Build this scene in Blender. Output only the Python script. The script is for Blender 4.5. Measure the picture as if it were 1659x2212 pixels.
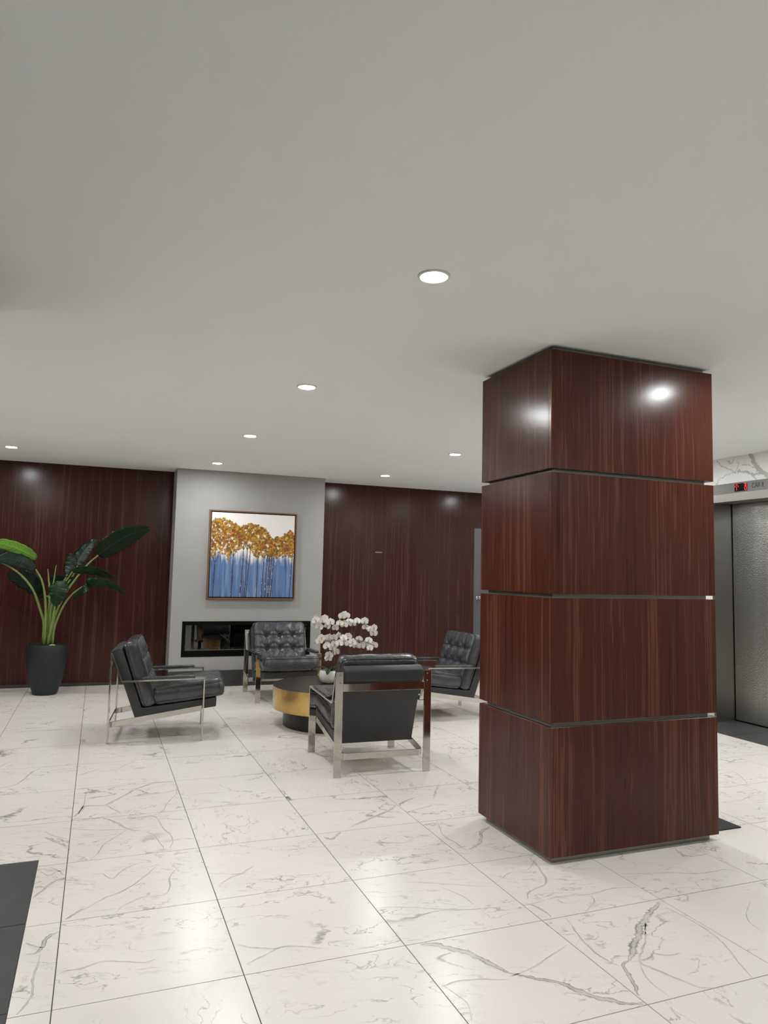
import bpy, bmesh, math, random
import numpy as np
from mathutils import Vector, Matrix, noise

# ------------------------------------------------------------------ clearing
for o in list(bpy.data.objects):
    bpy.data.objects.remove(o)
SC = bpy.context.scene
COL = SC.collection

# ------------------------------------------------------------------ camera
cam = bpy.data.cameras.new('camera')
cam.sensor_fit = 'HORIZONTAL'
cam.sensor_width = 36.0
cam.lens = 36.0 * 1553.9 / 1659.0
cam.clip_start = 0.05
cam_o = bpy.data.objects.new('camera', cam)
COL.objects.link(cam_o)
ca = Vector((0.92969346, -0.367658, 0.02230841))
cb = Vector((-0.05157739, -0.06997591, 0.99621441))
cc = Vector((0.36470514, 0.92732463, 0.08401899))
cam_o.matrix_world = Matrix(((ca.x, cb.x, -cc.x, 0.06695), (ca.y, cb.y, -cc.y, -2.6093),
                             (ca.z, cb.z, -cc.z, 1.40409), (0, 0, 0, 1)))
SC.camera = cam_o

# ------------------------------------------------------------------ world and exposure
W = bpy.data.worlds.new('world')
SC.world = W
W.use_nodes = True
W.node_tree.nodes['Background'].inputs[0].default_value = (0.02, 0.02, 0.02, 1)
SC.view_settings.view_transform = 'Standard'
SC.view_settings.look = 'None'
SC.view_settings.gamma = 1.0
SC.view_settings.use_curve_mapping = False
SC.view_settings.exposure = 3.15

LAMP = 60.0          # radiance of a downlight lens
ZC = 2.6027           # ceiling
YB = 6.68             # back wall
YF = 6.28             # face of the chimney breast
XR = 5.75             # right wall
T = 0.6096            # floor tile
random.seed(7)

# ------------------------------------------------------------------ measured layout data
VEINS={(0,3):[(0.014,[(-0.293,-0.242),(-0.265,-0.165),(-0.235,-0.066),(-0.139,-0.078),(-0.061,0.013),(0.035,0.168),(0.135,0.268),(0.223,0.299),(0.296,0.299)]),(0.005,[(-0.206,0.285),(-0.239,0.169),(-0.247,-0.025),(-0.274,-0.197)]),(0.009,[(-0.128,-0.081),(-0.077,-0.189),(-0.047,-0.269)]),(0.005,[(0.299,0.171),(0.281,0.007),(0.222,-0.134),(0.179,-0.299)])],(0,2):[(0.014,[(-0.141,0.299),(-0.071,0.197),(-0.024,0.086),(0.033,0.037)]),(0.006,[(0.033,0.037),(0.098,-0.045),(0.127,-0.184),(0.139,-0.27)]),(0.005,[(-0.299,0.176),(-0.219,0.128),(-0.132,0.099),(-0.024,0.077)]),(0.006,[(-0.025,0.071),(-0.085,-0.029),(-0.134,-0.099),(-0.17,-0.221),(-0.201,-0.283)]),(0.006,[(0.033,0.246),(0.127,0.243),(0.162,0.011),(0.186,-0.058),(0.19,-0.176),(0.168,-0.266)]),(0.004,[(-0.03,0.2),(0.054,0.246),(0.169,0.23)])],(-1,2):[(0.02,[(0.024,0.246),(0.063,0.224),(0.144,0.138),(0.225,0.025),(0.293,-0.08)]),(0.005,[(0.062,0.24),(0.148,0.212),(0.221,0.098),(0.297,0.016)])],(-1,4):[(0.01,[(-0.134,-0.15),(-0.072,-0.113),(-0.032,-0.058),(0.019,0.163),(0.065,0.276)])],(-1,1):[(0.01,[(0.186,-0.043),(0.216,0.017),(0.246,0.089),(0.292,0.127)]),(0.005,[(0.188,0.252),(0.233,0.18),(0.264,0.215),(0.297,0.215)]),(0.005,[(0.227,0.285),(0.272,0.224),(0.299,0.158)])],(-1,0):[(0.016,[(0.198,0.085),(0.236,0.086),(0.256,0.167),(0.274,0.207),(0.299,0.226)]),(0.007,[(0.247,0.068),(0.245,-0.001),(0.236,-0.088),(0.241,-0.187),(0.226,-0.249),(0.205,-0.294)]),(0.005,[(0.19,0.175),(0.219,0.142),(0.256,0.115)])],(0,1):[(0.005,[(-0.195,0.12),(-0.153,0.128),(-0.108,0.058),(-0.051,0.152),(0.03,0.209)]),(0.007,[(-0.222,-0.223),(-0.139,-0.138),(-0.059,-0.086),(0.011,0.007),(0.087,0.13)]),(0.006,[(-0.103,-0.29),(-0.056,-0.224),(0.017,-0.181),(0.096,-0.188),(0.128,-0.107),(0.137,-0.002),(0.202,0.127)]),(0.01,[(-0.289,-0.288),(-0.265,-0.262),(-0.244,-0.233),(-0.222,-0.214)])],(0,0):[(0.004,[(-0.294,-0.091),(-0.276,-0.077),(-0.22,-0.077),(-0.156,-0.052),(-0.078,-0.079),(-0.013,-0.109),(0.028,-0.095)])],(0,4):[(0.008,[(-0.294,-0.0),(-0.247,0.059),(-0.16,0.134)]),(0.005,[(-0.06,0.053),(0.008,0.19),(0.106,0.299)])],(1,1):[(0.008,[(-0.209,-0.067),(-0.154,-0.063),(-0.087,-0.003)]),(0.005,[(-0.279,-0.175),(-0.214,-0.099),(-0.137,-0.068)])],(1,0):[(0.005,[(-0.285,-0.239),(-0.222,-0.206),(-0.147,-0.166),(-0.082,-0.174),(0.002,-0.225)]),(0.005,[(-0.287,-0.096),(-0.236,-0.136),(-0.149,-0.173)])],(2,-1):[(0.03,[(-0.246,0.296),(-0.192,0.269),(-0.131,0.211),(-0.092,0.158),(-0.063,0.09),(-0.031,0.014)]),(0.022,[(-0.031,0.014),(0.031,-0.044),(0.097,-0.093),(0.122,-0.136),(0.165,-0.209),(0.222,-0.261),(0.285,-0.297)]),(0.004,[(-0.044,-0.009),(0.056,0.011),(0.183,0.063),(0.287,0.108)]),(0.004,[(-0.299,0.013),(-0.226,0.028),(-0.151,0.011),(-0.053,-0.023)]),(0.004,[(-0.289,0.024),(-0.266,-0.05),(-0.261,-0.115),(-0.29,-0.187)])],(3,-1):[(0.03,[(0.275,0.28),(0.174,0.216),(0.075,0.151),(-0.023,0.07),(-0.127,-0.021),(-0.175,-0.063)]),(0.014,[(-0.175,-0.063),(-0.219,-0.086),(-0.251,-0.167),(-0.297,-0.253)]),(0.007,[(0.085,0.148),(-0.022,0.026),(-0.138,-0.076),(-0.129,-0.136),(-0.089,-0.223),(-0.064,-0.284),(-0.021,-0.299)]),(0.006,[(-0.199,0.288),(-0.229,0.185),(-0.256,0.065),(-0.251,-0.037),(-0.238,-0.08)]),(0.005,[(0.27,0.234),(0.283,0.148),(0.284,0.021),(0.254,-0.1),(0.194,-0.23),(0.168,-0.298)]),(0.004,[(-0.151,-0.091),(-0.197,-0.185),(-0.203,-0.294)]),(0.004,[(-0.074,-0.039),(-0.005,-0.083),(0.048,-0.081)])],(2,0):[(0.005,[(-0.299,0.014),(-0.206,-0.008),(-0.082,-0.062),(-0.002,-0.102),(0.133,-0.135),(0.24,-0.151)]),(0.004,[(-0.097,0.22),(0.025,0.164),(0.111,0.12),(0.197,0.076),(0.287,0.04)]),(0.004,[(0.052,0.11),(0.1,-0.005),(0.107,-0.088)])],(3,1):[(0.006,[(-0.196,0.299),(-0.263,0.083),(-0.249,-0.062),(-0.243,-0.167)]),(0.018,[(0.04,0.115),(-0.042,0.054),(-0.133,-0.081),(-0.224,-0.147)]),(0.006,[(-0.125,-0.122),(-0.056,-0.221),(0.037,-0.299)])],(2,2):[(0.018,[(-0.088,-0.258),(0.056,-0.167),(0.21,-0.071),(0.291,0.007)])],(3,2):[(0.014,[(-0.299,0.003),(-0.239,0.062),(-0.143,0.115)]),(0.01,[(-0.041,0.055),(0.027,0.178),(0.108,0.299)])],(2,1):[(0.016,[(-0.275,0.244),(-0.24,0.212),(-0.17,0.292)])],(3,0):[(0.008,[(0.014,0.275),(-0.013,0.163),(-0.081,-0.005),(-0.199,-0.053),(-0.255,-0.118)]),(0.005,[(-0.176,-0.144),(-0.082,-0.149),(0.049,-0.165),(0.177,-0.151),(0.293,-0.175)]),(0.008,[(-0.287,-0.147),(-0.253,-0.198),(-0.252,-0.294)]),(0.004,[(-0.278,0.091),(-0.171,0.15),(-0.081,0.152),(0.03,0.252)]),(0.005,[(-0.087,-0.299),(0.009,-0.234),(0.032,-0.187)])],(4,0):[(0.005,[(-0.287,-0.03),(-0.176,-0.067),(-0.053,-0.092),(0.073,-0.15),(0.237,-0.155),(0.286,-0.205)])],(4,-1):[(0.004,[(0.056,0.154),(-0.082,0.045),(-0.125,-0.07)])],(7,2):[(0.006,[(-0.214,-0.036),(-0.087,-0.038),(-0.147,-0.164),(-0.244,-0.299)])],(6,1):[(0.004,[(-0.162,0.045),(0.018,0.045),(0.174,0.101),(0.272,0.082)])]}
LEAVES=[([[-0.575,6.15,1.476],[-0.657,6.1,1.527],[-0.775,6.05,1.583],[-0.921,6.0,1.624],[-0.98,5.98,1.592]],[0.302,0.105,0.947],0.065,1),([[-0.568,6.1,1.356],[-0.646,6.05,1.412],[-0.752,6.0,1.451],[-0.864,5.95,1.466],[-0.96,5.9,1.416]],[0.242,0.303,0.922],0.075,0),([[-0.484,6.3,1.069],[-0.568,6.38,1.153],[-0.665,6.42,1.213],[-0.783,6.45,1.26],[-0.881,6.46,1.289]],[0.288,-0.497,0.819],0.124,0),([[-0.341,5.98,1.233],[-0.329,5.92,1.168],[-0.335,5.9,1.085],[-0.353,5.92,0.968]],[-0.865,0.49,0.109],0.112,2),([[-0.46,6.25,1.195],[-0.373,6.28,1.233],[-0.259,6.3,1.234],[-0.144,6.3,1.255]],[0.383,0.588,-0.713],0.074,0),([[0.054,6.2,1.529],[0.145,6.15,1.61],[0.281,6.1,1.715],[0.432,6.08,1.796],[0.594,6.08,1.854]],[0.56,0.163,-0.812],0.117,0),([[-0.158,6.3,1.407],[-0.135,6.35,1.503],[-0.07,6.38,1.614],[0.03,6.4,1.726]],[0.649,-0.514,-0.56],0.088,0),([[-0.256,6.28,1.304],[-0.238,6.32,1.373],[-0.226,6.34,1.462],[-0.246,6.36,1.548]],[0.983,-0.168,-0.077],0.067,0),([[-0.202,6.15,1.337],[-0.099,6.1,1.358],[0.029,6.05,1.349],[0.147,6.02,1.314],[0.239,6.0,1.275]],[0.135,0.634,-0.761],0.061,2),([[-0.049,6.05,1.203],[0.048,5.98,1.221],[0.162,5.92,1.218],[0.28,5.88,1.165],[0.364,5.86,1.087]],[0.064,0.712,-0.699],0.063,2),([[-0.032,6.05,1.206],[-0.063,6.0,1.157],[-0.128,6.02,1.095],[-0.183,6.05,1.039]],[-0.305,0.739,0.6],0.054,0),([[0.2,6.1,1.208],[0.117,6.12,1.231],[0.022,6.15,1.248],[-0.06,6.18,1.259]],[0.334,0.468,0.818],0.048,0),([[-0.905,6.3,1.517],[-0.939,6.3,1.534],[-0.984,6.3,1.551],[-1.037,6.3,1.537]],[0.202,0.142,0.969],0.038,0)]
STEMS=[([[-0.458,6.2,0.567],[-0.464,6.2,0.768],[-0.507,6.18,0.915],[-0.581,6.12,1.123],[-0.693,6.05,1.279],[-0.789,6.0,1.361],[-0.866,6.0,1.407],[-0.952,6.0,1.428]],0.016,0.007),([[-0.441,6.15,0.571],[-0.444,6.14,0.796],[-0.46,6.12,1.04],[-0.503,6.1,1.234],[-0.571,6.1,1.356]],0.016,0.008),([[-0.43,6.25,0.562],[-0.43,6.26,0.849],[-0.43,6.28,1.033],[-0.478,6.3,1.063]],0.012,0.007),([[-0.406,6.12,0.568],[-0.372,6.08,0.8],[-0.349,6.02,1.045],[-0.341,5.98,1.233]],0.014,0.008),([[-0.39,6.22,0.57],[-0.389,6.24,0.85],[-0.341,6.27,1.084],[-0.272,6.28,1.272],[-0.256,6.28,1.304]],0.015,0.008),([[-0.377,6.2,0.572],[-0.367,6.2,0.792],[-0.29,6.2,1.038],[-0.197,6.2,1.212],[-0.057,6.2,1.415],[0.054,6.2,1.529]],0.016,0.008),([[-0.402,6.24,0.562],[-0.411,6.26,0.911],[-0.31,6.3,1.108],[-0.204,6.3,1.286],[-0.158,6.3,1.407]],0.014,0.007),([[-0.363,6.14,0.577],[-0.349,6.12,0.736],[-0.281,6.1,0.944],[-0.186,6.07,1.093],[-0.049,6.05,1.203]],0.015,0.008),([[-0.393,6.18,0.574],[-0.401,6.18,0.915],[-0.337,6.16,1.1],[-0.202,6.15,1.337]],0.013,0.007),([[-0.417,6.2,0.572],[-0.42,6.2,1.037],[-0.443,6.2,1.258],[-0.457,6.2,1.362]],0.016,0.004),([[-0.401,6.22,0.57],[-0.404,6.22,1.036],[-0.388,6.22,1.258],[-0.376,6.22,1.407]],0.016,0.003)]
FLOWERS=[[1.964,3.88,0.951],[1.987,3.898,0.98],[1.979,3.966,0.906],[2.016,3.94,0.889],[2.029,3.881,0.948],[2.062,3.922,0.968],[2.091,3.927,0.895],[2.109,3.889,0.933],[2.181,3.958,0.874],[2.221,3.884,0.989],[2.275,3.917,0.989],[2.26,3.932,1.004],[2.212,3.922,0.918],[2.263,3.94,0.909],[2.319,3.959,0.933],[2.362,3.985,0.913],[2.381,3.904,0.942],[2.471,3.948,0.936],[2.483,3.954,0.877],[2.514,3.905,0.862],[2.538,3.87,0.878],[2.581,3.987,0.818],[2.012,3.906,0.758],[2.034,3.908,0.786],[2.091,3.977,0.766],[2.114,3.94,0.785],[2.162,3.927,0.785],[2.215,3.963,0.802],[2.074,3.874,0.714],[2.14,3.955,0.728],[2.166,3.915,0.724],[2.199,3.881,0.737],[2.156,3.949,0.684],[2.201,3.982,0.646],[2.108,3.895,0.627],[2.116,3.946,0.592],[2.25,3.906,0.781],[2.312,3.959,0.791],[2.273,3.957,0.734],[2.298,3.896,0.729],[2.397,3.97,0.705],[2.419,3.949,0.764],[2.447,3.952,0.7],[2.498,3.968,0.722],[2.509,3.921,0.755],[2.534,3.961,0.679],[2.585,3.975,0.701],[2.332,3.882,0.746]]
OSTEMS=[[[2.188,3.95,0.367],[2.177,3.95,0.544],[2.149,3.95,0.731],[2.123,3.95,0.867],[2.072,3.93,0.921],[2.002,3.92,0.953],[1.964,3.9,0.949]],[[2.23,3.96,0.364],[2.233,3.96,0.619],[2.24,3.96,0.776],[2.244,3.95,0.908],[2.269,3.93,0.988]],[[2.288,3.97,0.361],[2.321,3.97,0.601],[2.358,3.96,0.775],[2.391,3.95,0.891],[2.451,3.93,0.908],[2.55,3.9,0.825]],[[2.149,3.95,0.731],[2.099,3.93,0.755],[2.046,3.92,0.756],[1.96,3.9,0.736]],[[2.358,3.96,0.775],[2.402,3.94,0.755],[2.48,3.92,0.74],[2.559,3.9,0.704]],[[2.177,3.95,0.544],[2.156,3.93,0.65],[2.118,3.91,0.622],[2.052,3.9,0.563]]]
EVEINS=[(0.05,[(2.394,2.597),(2.372,2.56),(2.347,2.499),(2.312,2.45),(2.254,2.405),(2.203,2.371)]),(0.012,[(2.792,2.592),(2.735,2.534),(2.674,2.5),(2.602,2.468),(2.587,2.453)]),(0.011,[(2.484,2.501),(2.411,2.497),(2.367,2.47),(2.33,2.45)]),(0.028,[(2.532,2.452),(2.455,2.44),(2.409,2.418),(2.365,2.4),(2.298,2.405)]),(0.01,[(2.383,2.402),(2.351,2.373),(2.329,2.345)]),(0.01,[(2.754,2.406),(2.676,2.434),(2.611,2.444),(2.555,2.452)]),(0.009,[(2.771,2.405),(2.788,2.376),(2.803,2.354)]),(0.012,[(2.664,2.575),(2.629,2.54),(2.596,2.559),(2.584,2.583)]),(0.01,[(2.553,2.546),(2.53,2.524),(2.546,2.493),(2.563,2.463)])]

# ------------------------------------------------------------------ helpers
def setp(o, label=None, cat=None, group=None, kind=None):
    if label: o['label'] = label
    if cat: o['category'] = cat
    if group: o['group'] = group
    if kind: o['kind'] = kind
    return o

def empty(name, loc=(0, 0, 0), rz=0.0, label=None, cat=None, group=None):
    o = bpy.data.objects.new(name, None)
    o.empty_display_size = 0.1
    COL.objects.link(o)
    o.location = loc
    o.rotation_euler = (0, 0, rz)
    return setp(o, label, cat, group)

class MB:
    def __init__(s):
        s.v = []; s.f = []; s.uv = []
    def add(s, vs, fs):
        n = len(s.v)
        s.v += [tuple(p) for p in vs]
        s.f += [tuple(i + n for i in f) for f in fs]
        return s
    def box(s, a, b):
        (x0, y0, z0), (x1, y1, z1) = a, b
        return s.add([(x0, y0, z0), (x1, y0, z0), (x1, y1, z0), (x0, y1, z0), (x0, y0, z1), (x1, y0, z1), (x1, y1, z1), (x0, y1, z1)],
                     [(3, 2, 1, 0), (4, 5, 6, 7), (0, 1, 5, 4), (1, 2, 6, 5), (2, 3, 7, 6), (3, 0, 4, 7)])
    def prism(s, poly, a0, a1, axis='y'):
        # poly of (p, q) counter-clockwise, extruded along axis
        n = len(poly)
        def pt(p, q, a):
            return {'y': (p, a, q), 'x': (a, p, q), 'z': (p, q, a)}[axis]
        vs = [pt(p, q, a0) for p, q in poly] + [pt(p, q, a1) for p, q in poly]
        fs = [tuple(range(n)), tuple(range(2 * n - 1, n - 1, -1))]
        for i in range(n):
            j = (i + 1) % n
            fs.append((i, i + n, j + n, j))
        return s.add(vs, fs)
    def tube(s, pts, r, n=8, r1=None, cap=True, closed=False):
        pts = [Vector(p) for p in pts]
        m = len(pts); vs = []; fs = []
        up = Vector((0.13, 0.21, 0.97)).normalized()
        for i, p in enumerate(pts):
            if closed: d = pts[(i + 1) % m] - pts[i - 1]
            else: d = pts[min(i + 1, m - 1)] - pts[max(i - 1, 0)]
            d.normalize()
            u = d.cross(up)
            if u.length < 1e-3: u = d.cross(Vector((1, 0, 0)))
            u.normalize(); w = d.cross(u)
            rr = r if r1 is None else r + (r1 - r) * i / (m - 1)
            for k in range(n):
                a = 2 * math.pi * k / n
                vs.append(p + (u * math.cos(a) + w * math.sin(a)) * rr)
        L = m if closed else m - 1
        for i in range(L):
            for k in range(n):
                a, b = i * n + k, i * n + (k + 1) % n
                c, d = ((i + 1) % m) * n + (k + 1) % n, ((i + 1) % m) * n + k
                fs.append((a, b, c, d))
        if cap and not closed:
            fs.append(tuple(range(n - 1, -1, -1))); fs.append(tuple(range((m - 1) * n, m * n)))
        return s.add(vs, fs)
    def lathe(s, prof, n=48, c=(0, 0, 0)):
        vs = []; fs = []
        for r, z in prof:
            for k in range(n):
                a = 2 * math.pi * k / n
                vs.append((c[0] + r * math.cos(a), c[1] + r * math.sin(a), c[2] + z))
        for i in range(len(prof) - 1):
            for k in range(n):
                fs.append((i * n + k, i * n + (k + 1) % n, (i + 1) * n + (k + 1) % n, (i + 1) * n + k))
        if prof[0][0] > 1e-4: fs.append(tuple(range(n - 1, -1, -1)))
        if prof[-1][0] > 1e-4: fs.append(tuple(range((len(prof) - 1) * n, len(prof) * n)))
        return s.add(vs, fs)
    def mesh(s, name, smooth=False):
        me = bpy.data.meshes.new(name)
        me.from_pydata(s.v, [], s.f)
        me.update()
        bm = bmesh.new(); bm.from_mesh(me)
        bmesh.ops.remove_doubles(bm, verts=bm.verts, dist=1e-6)
        bmesh.ops.recalc_face_normals(bm, faces=bm.faces)
        bm.to_mesh(me); bm.free()
        if smooth:
            me.polygons.foreach_set('use_smooth', [True] * len(me.polygons))
        return me
    def build(s, name, mat, parent=None, smooth=False, bevel=0.0, seg=2, auto=None):
        return link(name, s.mesh(name, smooth or bool(auto)), mat, parent, bevel, seg, auto)

def link(name, me, mat, parent=None, bevel=0.0, seg=2, auto=None):
    o = bpy.data.objects.new(name, me)
    COL.objects.link(o)
    if mat is not None and not me.materials: me.materials.append(mat)
    if parent is not None: o.parent = parent
    if bevel:
        m = o.modifiers.new('bevel', 'BEVEL'); m.width = bevel; m.segments = seg; m.limit_method = 'ANGLE'
        m.harden_normals = False
    if auto:
        m = o.modifiers.new('edge_split', 'EDGE_SPLIT'); m.split_angle = math.radians(auto)
    return o

def struct(o):
    o['kind'] = 'structure'
    return o

def spline(pts, n):
    P = [Vector(p) for p in pts]
    if len(P) == 2: return [P[0].lerp(P[1], i / (n - 1)) for i in range(n)]
    P = [P[0] * 2 - P[1]] + P + [P[-1] * 2 - P[-2]]
    m = len(P) - 3; out = []
    for i in range(n):
        t = i / (n - 1) * m; k = min(int(t), m - 1); u = t - k
        a, b, c, d = P[k:k + 4]
        out.append(0.5 * ((2 * b) + (c - a) * u + (2 * a - 5 * b + 4 * c - d) * u * u + (3 * b - a - 3 * c + d) * u ** 3))
    return out

# ------------------------------------------------------------------ materials
class NT:
    def __init__(s, name):
        s.m = bpy.data.materials.new(name); s.m.use_nodes = True
        s.t = s.m.node_tree
        s.b = s.t.nodes['Principled BSDF']; s.out = s.t.nodes['Material Output']
    def n(s, typ, props=None, **ins):
        nd = s.t.nodes.new('ShaderNode' + typ)
        for k, v in (props or {}).items(): setattr(nd, k, v)
        for k, v in ins.items():
            key = int(k[1:]) if k[0] == '_' else k.replace('_', ' ')
            s.set(nd.inputs[key], v)
        return nd
    def set(s, sock, v):
        if isinstance(v, bpy.types.NodeSocket): s.t.links.new(v, sock)
        elif isinstance(v, bpy.types.Node): s.t.links.new(v.outputs[0], sock)
        else:
            if sock.type == 'RGBA' and len(v) == 3: v = (*v, 1)
            sock.default_value = v
    def math(s, op, a, b=0.0, clamp=False):
        return s.n('Math', {'operation': op, 'use_clamp': clamp}, _0=a, _1=b).outputs[0]
    def rng(s, x, a, b, c=0.0, d=1.0):
        return s.n('MapRange', {'interpolation_type': 'SMOOTHSTEP'}, _0=x, _1=a, _2=b, _3=c, _4=d).outputs[0]
    def noise(s, vec, scale, detail=3.0, rough=0.55):
        return s.n('TexNoise', None, Vector=vec, Scale=scale, Detail=detail, Roughness=rough).outputs[0]
    def mix(s, f, a, b, bt='MIX'):
        nd = s.t.nodes.new('ShaderNodeMix'); nd.data_type = 'RGBA'; nd.blend_type = bt
        s.set(nd.inputs[0], f); s.set(nd.inputs[6], a); s.set(nd.inputs[7], b)
        return nd.outputs[2]
    def ramp(s, f, stops):
        nd = s.t.nodes.new('ShaderNodeValToRGB'); s.set(nd.inputs[0], f)
        e = nd.color_ramp.elements
        while len(e) < len(stops): e.new(0.5)
        for el, (p, c) in zip(e, stops): el.position = p; el.color = (*c, 1)
        return nd.outputs[0]
    def obj(s): return s.n('TexCoord').outputs['Object']
    def rand(s): return s.n('ObjectInfo').outputs['Random']
    def mapping(s, vec, sc=(1, 1, 1), rot=(0, 0, 0), loc=(0, 0, 0)):
        return s.n('Mapping', None, Vector=vec, Scale=sc, Rotation=rot, Location=loc).outputs[0]
    def vadd(s, a, b): return s.n('VectorMath', {'operation': 'ADD'}, _0=a, _1=b).outputs[0]
    def vscale(s, a, k):
        nd = s.n('VectorMath', {'operation': 'SCALE'}, _0=a); s.set(nd.inputs[3], k); return nd.outputs[0]
    def bump(s, h, strength=0.2, dist=0.01):
        nd = s.n('Bump', None, Height=h, Strength=strength, Distance=dist)
        s.t.links.new(nd.outputs[0], s.b.inputs['Normal'])
    def fin(s, **kw):
        for k, v in kw.items(): s.set(s.b.inputs[k.replace('_', ' ')], v)
        return s.m

def plain(name, col, rough=0.5, metal=0.0, spec=0.5, var=0.06, scale=8.0):
    m = NT(name)
    f = m.noise(m.obj(), scale, 4)
    c = m.mix(f, [x * (1 - var) for x in col], [x * (1 + var) for x in col])
    return m.fin(Base_Color=c, Roughness=rough, Metallic=metal, Specular_IOR_Level=spec)

def mat_marble(name, base=(0.845, 0.79, 0.725), amount=1.0):
    m = NT(name)
    r = m.rand()
    off = m.n('CombineXYZ', None, X=m.math('MULTIPLY', r, 37.0), Y=m.math('MULTIPLY', r, 91.0), Z=m.math('MULTIPLY', r, 53.0)).outputs[0]
    p = m.vadd(m.mapping(m.obj(), (1.0, 1.9, 1.0), (0, 0, 0.65)), off)
    wn = m.n('TexNoise', None, Vector=p, Scale=2.6, Detail=5.0, Roughness=0.62).outputs['Color']
    wv = m.vscale(m.vadd(wn, (-0.5, -0.5, -0.5)), 0.42)
    q = m.vadd(p, wv)
    n1 = m.math('ABSOLUTE', m.math('SUBTRACT', m.noise(q, 1.5, 1.5), 0.5))
    wid = m.rng(m.noise(p, 2.0, 2.0), 0.45, 0.75, 0.006, 0.026)
    v1 = m.math('SUBTRACT', 1.0, m.n('MapRange', {'clamp': True}, _0=n1, _1=0.0, _2=wid).outputs[0], True)
    m1 = m.rng(m.noise(m.vadd(p, (7.1, 3.3, 1.7)), 1.3, 2.0), 0.50, 0.62)
    q2 = m.vadd(m.mapping(q, (1, 1.5, 1), (0, 0, -0.5)), (11.0, 4.0, 9.0))
    n2 = m.math('ABSOLUTE', m.math('SUBTRACT', m.noise(q2, 3.4, 2.0), 0.5))
    v2 = m.rng(n2, 0.0, 0.014, 1.0, 0.0)
    m2 = m.rng(m.noise(m.vadd(p, (1.1, 8.3, 4.7)), 2.2, 3.0), 0.45, 0.62)
    n3 = m.noise(m.mapping(q, (1.6, 6.0, 1)), 5.0, 4.0, 0.65)
    v3 = m.math('MULTIPLY', m.rng(n3, 0.54, 0.68), m.rng(m.noise(p, 1.4, 1), 0.44, 0.66))
    k = m.math('ADD', m.math('MULTIPLY', m.math('MULTIPLY', v1, m1), 0.70 * amount), m.math('MULTIPLY', m.math('MULTIPLY', v2, m2), 0.55 * amount), True)
    k = m.math('ADD', k, m.math('MULTIPLY', v3, 0.30 * amount), True)
    cl = m.mix(m.noise(m.obj(), 1.1, 1.0), [x * 0.975 for x in base], base)
    c = m.mix(k, cl, (0.17, 0.165, 0.155))
    return m.fin(Base_Color=c, Roughness=0.25, Specular_IOR_Level=0.42)

def mat_vein(base=(0.845, 0.79, 0.725)):
    m = NT('marble_vein')
    uv = m.n('UVMap', {'uv_map': 'UVMap'}).outputs[0]
    sx = m.n('SeparateXYZ', None, Vector=uv)
    t = m.math('ABSOLUTE', sx.outputs[1])
    p = m.obj()
    n = m.noise(p, 26.0, 5.0, 0.7)
    n2 = m.noise(p, 9.0, 3.0)
    edge = m.math('ADD', t, m.math('MULTIPLY', m.math('SUBTRACT', n, 0.5), 1.5))
    body = m.rng(edge, 0.55, 0.85, 1.0, 0.0)
    line = m.math('SUBTRACT', 1.0, m.rng(m.math('ABSOLUTE', m.math('SUBTRACT', edge, 0.45)), 0.0, 0.22), True)
    dens = m.rng(n2, 0.30, 0.62, 0.45, 1.0)
    k = m.math('ADD', m.math('MULTIPLY', body, m.math('MULTIPLY', dens, 0.40)), m.math('MULTIPLY', line, m.math('MULTIPLY', dens, 0.45)), True)
    c = m.mix(k, base, (0.15, 0.147, 0.14))
    return m.fin(Base_Color=c, Roughness=0.27, Specular_IOR_Level=0.42)

def mat_wood(name, dark, mid, light, rough=0.2, coat=0.0, spec=0.45):
    m = NT(name)
    r = m.rand()
    off = m.n('CombineXYZ', None, X=m.math('MULTIPLY', r, 17.0), Y=m.math('MULTIPLY', r, 29.0), Z=m.math('MULTIPLY', r, 43.0)).outputs[0]
    p = m.vadd(m.obj(), off)
    wn = m.n('TexNoise', None, Vector=m.mapping(p, (2.2, 2.2, 0.9)), Scale=1.0, Detail=3.0).outputs['Color']
    q = m.vadd(p, m.vscale(m.vadd(wn, (-0.5, -0.5, -0.5)), 0.045))
    g0 = m.noise(m.mapping(q, (9, 9, 0.12)), 1.0, 2.0, 0.5)
    g1 = m.noise(m.mapping(q, (44, 44, 0.34)), 1.0, 4.0, 0.62)
    g2 = m.noise(m.mapping(q, (150, 150, 0.9)), 1.0, 3.0, 0.6)
    g3 = m.noise(m.mapping(p, (330, 330, 4.0)), 1.0, 2.0, 0.5)
    g = m.math('ADD', m.math('MULTIPLY', g0, 0.25), m.math('ADD', m.math('MULTIPLY', g1, 0.40), m.math('MULTIPLY', g2, 0.35)))
    c = m.ramp(g, [(0.36, dark), (0.46, mid), (0.515, [a * 0.78 for a in mid]), (0.58, light), (0.68, mid)])
    pores = m.rng(g3, 0.60, 0.75)
    c = m.mix(m.math('MULTIPLY', pores, 0.45), c, [a * 0.5 for a in dark])
    fine = m.noise(m.mapping(p, (60, 60, 60)), 1.0, 2.0)
    m.bump(fine, 0.06, 0.002)
    return m.fin(Base_Color=c, Roughness=rough, Specular_IOR_Level=spec, Coat_Weight=coat, Coat_Roughness=0.1)

def mat_leather():
    m = NT('charcoal_leather')
    p = m.obj()
    big = m.noise(p, 5.0, 4.0, 0.6)
    c = m.mix(big, (0.044, 0.045, 0.048), (0.054, 0.054, 0.058))
    wr = m.noise(m.mapping(p, (1, 1.6, 1)), 11.0, 3.0, 0.5)
    gr = m.n('TexVoronoi', None, Vector=p, Scale=260.0).outputs[0]
    h = m.math('ADD', m.math('MULTIPLY', wr, 1.0), m.math('MULTIPLY', gr, 0.05))
    m.bump(h, 0.07, 0.012)
    return m.fin(Base_Color=c, Roughness=m.rng(wr, 0.3, 0.7, 0.24, 0.30), Specular_IOR_Level=0.6)

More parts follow.
